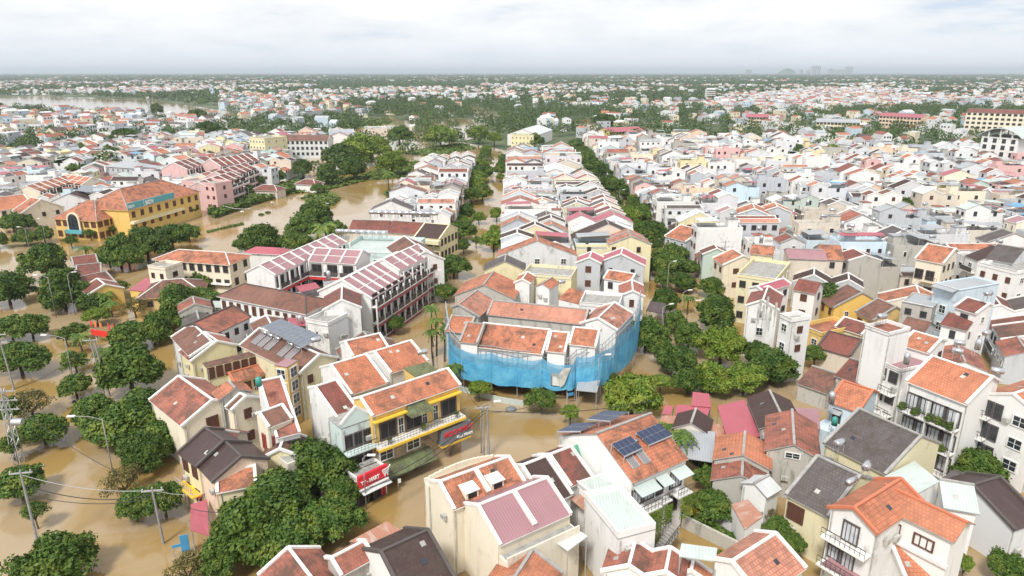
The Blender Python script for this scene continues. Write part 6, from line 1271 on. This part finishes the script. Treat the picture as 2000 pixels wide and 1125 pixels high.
def person(pos,rz,joints,shirt,label,hat=None,pants='navy'):
    """seated figure; one skinned body mesh, clothing by region as children"""
    V=[(0,0,.1),(0,.02,.32),(0,.03,.52),(0,.03,.60),(0,.05,.70),(-.19,.02,.5),(-.27,.18,.3),(-.22,.38,.28),(.19,.02,.5),(.27,.18,.3),(.22,.38,.30),(-.1,.05,.08),(-.13,.45,.16),(-.13,.5,-.2),(.1,.05,.08),(.13,.45,.16),(.13,.5,-.2)]
    Rr=[.15,.14,.14,.055,.10,.055,.045,.035,.055,.045,.035,.09,.07,.05,.09,.07,.05]
    E=[(0,1),(1,2),(2,3),(3,4),(2,5),(5,6),(6,7),(2,8),(8,9),(9,10),(0,11),(11,12),(12,13),(0,14),(14,15),(15,16)]
    me=bpy.data.meshes.new('person'); me.from_pydata(V,E,[]); me.materials.append(MAT[shirt]); me.materials.append(MAT['skin']); me.materials.append(MAT[pants])
    ob=bpy.data.objects.new('person',me); COL.objects.link(ob); sk=ob.modifiers.new('s','SKIN')
    for i,r_ in enumerate(Rr): me.skin_vertices[0].data[i].radius=(r_,r_*.85)
    me.skin_vertices[0].data[0].use_root=True; su=ob.modifiers.new('u','SUBSURF'); su.levels=1; su.render_levels=1
    bpy.context.view_layer.update(); m2=bpy.data.meshes.new_from_object(ob.evaluated_get(bpy.context.evaluated_depsgraph_get())); bpy.data.objects.remove(ob)
    m2.materials.clear(); [m2.materials.append(MAT[k]) for k in (shirt,'skin',pants)]
    for p in m2.polygons: c=p.center; p.material_index=1 if c.z>.6 or (abs(c.x)>.2 and c.y>.22 and c.z>.2) else (2 if c.z<.2 else 0); p.use_smooth=True
    ob=bpy.data.objects.new('person',m2); COL.objects.link(ob); ob.location=pos; ob.rotation_euler=(0,0,rz); tag(ob,label,'person')
    h_=MB()
    if hat=='cone': h_.tube([(0,.05,.72),(0,.05,.90)],[.24,.01],'cream_trim',14)
    elif hat=='helmet': h_.tube([(0,.05,.70),(0,.05,.78),(0,.05,.84)],[.125,.12,.05],'white',10)
    else: h_.tube([(0,.03,.70),(0,.03,.77),(0,.04,.83)],[.115,.11,.05],'dark',10)
    h_.build('hat' if hat else 'hair',ob)
    if shirt=='orange' or hat is None: v_=MB(); v_.tube([(0,.02,.16),(0,.03,.36),(0,.03,.5)],[.19,.2,.15],'orange',10); v_.build('life_vest',ob)
for x,hat,sh,lb in ((-1.15,'helmet','white','person in white helmet and pale shirt sitting at the back of the boat'),(-.35,None,'orange','person in orange life vest bent forward in the middle of the boat'),(.55,None,'navy','person in dark clothes and orange vest sitting near the boat front')):
    person((bp.x+bd.x*x,bp.y+bd.y*x,.22),ba-math.pi/2,None,sh,lb,hat)
m=MB(); m.box((1.0,-.25,.2),(.7,0,0),(0,.5,0),(0,0,.3),'dirty_white'); o=m.build('cargo_sack'); o.location=(bp.x,bp.y,0); o.rotation_euler=(0,0,ba); tag(o,'pale sack of supplies lying in the boat bow','sack')
G('old_house','old open-fronted house with weathered roof in the flooded yard by dark tree',(1588,716),(1642,734),(1606,764),4.6,.4,'D','E',None,win=None)
# diners under the roof at the right of the dark tree
for i,(u,v) in enumerate(((1572,776),(1584,780))): person(tuple(P(u,v,.2)),1.0+i,None,('white','redwood')[i],'small seated figure in %s shirt by the flooded yard house'%('white','dark red')[i],'cone' if i==0 else 'helmet')
# phone mast
p=P(297,248); r=empty('phone_mast',(p.x,p.y,0),'tall lattice phone mast left of the river bend','mast'); hh=27; m=MB()
for a,b in ((-1,-1),(1,-1),(1,1),(-1,1)): m.bar((a*1.2,b*1.2,-1),(a*.5,b*.5,hh),.22,'galv')
for i in range(16):
    z0=hh*i/16; z1=hh*(i+1)/16; w0=1.2-.7*i/16; w1=1.2-.7*(i+1)/16; s=1 if i%2 else -1
    for sg in (-1,1): m.bar((-w0*s,sg*w0,z0),(w1*s,sg*w1,z1),.14,'galv'); m.bar((sg*w0,-w0*s,z0),(sg*w1,w1*s,z1),.14,'galv')
m.build('lattice',r)
for a in range(6): m=MB(); m.box((1.3*math.cos(a*1.05)-.2,1.3*math.sin(a*1.05)-.2,hh-3+(a%2)*1.6),(.5,0,0),(0,.4,0),(0,0,2.2),'dirty_white'); m.build('antenna',r)
for i,(u,v,hh,lb) in enumerate(((870,197,17,'left white pointed church spire in the green belt'),(914,197,17,'right white pointed church spire in the green belt'),(893,197,13,'small central pagoda-like church tower'))):
    p=P(u,v); r=empty('church_spire',(p.x,p.y,0),lb,'church spire'); m=MB(); m.box((-2,-2,-1),(4,0,0),(0,4,0),(0,0,hh*.5),'wall_W' if i<2 else 'wall_P'); m.build('tower',r); m=MB(); m.tube([(0,0,hh*.5-1),(0,0,hh*.55),(0,0,hh*1.25)],[2.2,1.6,.1],'far_white' if i<2 else 'far_orange',4); m.build('spire',r)
# gate pavilion by the hedge, boathouse pavilion
for u0,u1,vv,ee,lb,w_ in ((513,536,361,(541,371),'small pavilion with dark red hipped roof by the hotel hedge','N'),(596,612,350,(616,356),'white and dark roofed pavilion standing in the flood','W')):
    G('pavilion',lb,(u0,vv),(u1,vv+1),ee,5,.5,w_,'A','trim',hip=True,win=None,cat='pavilion',half=3.2)
# skyline
for i,(u,w,v0,hh) in enumerate(((1565,34,139,75),(1579,28,139,70),(1594,110,139,118),(1624,60,139,85),(1640,90,139,75),(1658,95,139,110),(1462,80,140,75),(1722,100,140,30))):
    Y=9500; X=(u-1000)/FPX*(Y*_c+CAM_H*_s); m=MB(); m.box((X-w/2,Y,-1),(w,0,0),(0,60,0),(0,0,hh),'far_grey'); 
    for j in range(4): m.box((X-w/2+w*(j+.3)/4,Y-1.5,0),(w*.1,0,0),(0,1,0),(0,0,hh-4),'glass')
    m.box((X-w/4,Y+5,hh-1),(w/2,0,0),(0,30,0),(0,0,8),'far_grey'); r=empty('distant_tower',(X,Y,0),'pale tower on the hazy horizon, '+('leftmost of the main cluster','second from left in the cluster','darkest and widest of the cluster','low slab right of the darkest tower','low wide slab of the cluster','tall one at the right end of the cluster','lone faint one left of the cluster','faint low one far right')[i],'tower','towers on the horizon'); m.build('tower_block',r,(X,Y,0))
m=MB(); Y=11000; X0=(1540-1000)/FPX*Y*_c
for i in range(20):
    a=-140+i*14; b=a+14; f=lambda s:95*max(0,1-(s/150)**2)**.7; m.poly([(X0+a,Y,-1),(X0+b,Y,-1),(X0+b,Y+40,f(b)),(X0+a,Y+40,f(a))],'leaf_far'); m.poly([(X0+a,Y+40,f(a)),(X0+b,Y+40,f(b)),(X0+b,Y+200,-1),(X0+a,Y+200,-1)],'leaf_far')
tag(m.build('hills'),kind='structure')
# air conditioners and drain pipes on the walls of the nearer houses
for h in ALL:
    if h.dist>135 or h.base>0 or h.ze<4.5: continue
    for i in range(4):
        if not h.facing(i): continue
        c_,al_,o_,l_=h.side(i)
        if l_<3: continue
        m=MB(); q=c_+al_*.25+o_*.07; m.bar((q.x,q.y,-.5),(q.x,q.y,h.ze-.3),.11,'dirty_white'); h.part('drain_pipe',m)
        for k in range(random.choice((0,1,1,2))):
            x=random.uniform(.12,.85); z=h.ze-random.uniform(1.6,4.5); q=c_+al_*(x*l_)+o_*.12; q.z=z; m=MB(); m.box(q,al_*.8,o_*.32,Vector((0,0,.55)),'dirty_white'); m.box(q+al_*.12+o_*.322+Vector((0,0,.08)),al_*.4,o_*.02,Vector((0,0,.4)),'grey_trim'); h.part('air_conditioner',m)
for h in ALL:      # skylight tiles and vents on near roofs
    if h.dist>120 or not hasattr(h,'slope') or h.hf<2.2: continue
    for k in range(random.choice((0,1,2))):
        b=random.uniform(.6,h.hf-1); a=random.uniform(-.38,.38)*h.L; z=h.zr-h.slope*b+.12; q=[h.pt(a,b,z),h.pt(a+.5,b,z),h.pt(a+.5,b+.45,z-.45*h.slope),h.pt(a,b+.45,z-.45*h.slope)]; q=q if (q[1]-q[0]).cross(q[2]-q[1]).z>0 else q[::-1]; m=MB(); m.slab(q,.05,random.choice(['grey_trim','dirty_white','glass'])); h.part('skylight',m)
# ================================================================ air
hm=bpy.data.materials.new('haze'); hm.use_nodes=True; t=hm.node_tree; t.nodes.clear(); o_=nd(t,'ShaderNodeOutputMaterial'); pv=nd(t,'ShaderNodeVolumePrincipled'); pv.inputs['Color'].default_value=(.82,.91,1.0,1); pv.inputs['Density'].default_value=.0001; pv.inputs['Anisotropy'].default_value=.2; t.links.new(pv.outputs[0],o_.inputs['Volume']); MAT['haze']=hm
m=MB(); m.box((-41000,-600,-2.5),(82000,0,0),(0,62000,0),(0,0,140),'haze'); tag(m.build('haze'),kind='stuff')
# ================================================================ labels of the generated houses
ORD=['first','second','third','fourth','fifth','sixth','seventh','eighth','ninth','tenth','eleventh','twelfth','thirteenth','fourteenth','fifteenth','sixteenth','seventeenth','eighteenth']
BASE={}
for h in GEN:
    q=h.q; fl='low' if q['h']<5.2 else ('' if q['h']<8.2 else 'tall'); w=WALLS[q['w']][0]; r=ROOFN[q['r']]
    s={'f':'%s flat-roofed house with stair room'%w,'g':'%s house with %s gable'%(w,r),'gg':'%s house with two %s gables'%(w,r)}.get(q['style'],'%s house with %s gable and rear terrace'%(w,r))
    if fl: s=fl+' '+s
    BASE.setdefault((s,q['zone']),[]).append(h)
for (s,z),L in BASE.items():
    L.sort(key=lambda h:px(h.O)[0])
    for i,h in enumerate(L):
        lb=s+' '+z
        if len(L)>1: lb=s+', '+('leftmost' if i==0 else 'rightmost' if i==len(L)-1 else ORD[i]+' from left')+' such '+z
        ws=lb.split()
        if len(ws)>16: lb=' '.join(ws).replace('house with ','').replace(' and rear terrace',' terrace house')
        ws=lb.split(); h.root['label']=' '.join(ws) if len(ws)<=16 else lb.replace('between the canal street and the tree-lined street','in the middle block').replace('right of the tree-lined street','in the right block'); h.root['group']='town houses '+z

TENS=['','','twenty','thirty','forty']
def ordw(i):
    if i<18: return ORD[i]
    if i==18: return 'nineteenth'
    if i%10==9: return {19:'twentieth',29:'thirtieth',39:'fortieth'}.get(i,'fiftieth')
    return TENS[(i+1)//10]+'-'+ORD[(i+1)%10-1]
SG={}; used_={}
for (r0,u,v,r) in TREES:
    zn=r0.get('zn')
    if not zn: continue
    if zn in('street','canal'): SG.setdefault((zn,'left' if r0.location.x<(41 if zn=='street' else -10) else 'right'),[]).append(r0); continue
    near=min(GEN,key=lambda h:(h.O-r0.location).length); used_.setdefault(near,[]).append(r0)
for near,L in used_.items():
    s=near.root['label'].replace('house with ','house, ')
    s=' '.join(s.split()[:12]).rstrip(',')
    L.sort(key=lambda o:px(o.location)[0])
    for i,o in enumerate(L): o['label']=('small ' if o['r']<3.5 else 'broad ')+('' if len(L)==1 else ('left ' if i==0 else 'right ' if i==len(L)-1 else 'middle '))+'tree by '+s
for (zn,sd_),L in SG.items():
    L.sort(key=lambda o:o.location.y)
    for i,o in enumerate(L): o['label']='tree on %s side of the %s, %s counting away from the camera'%(sd_,'tree-lined street' if zn=='street' else 'canal street',ordw(i))
seen_={}
for o in COL.objects:
    if o.parent is None and o.get('label') and not o.get('group'):
        seen_.setdefault(o['label'],[]).append(o)
for o in COL.objects:
    if o.parent is None and o.get('label'):
        k=o['label'].split(); 
        if len(k)>16: o['label']=' '.join(k[:16])
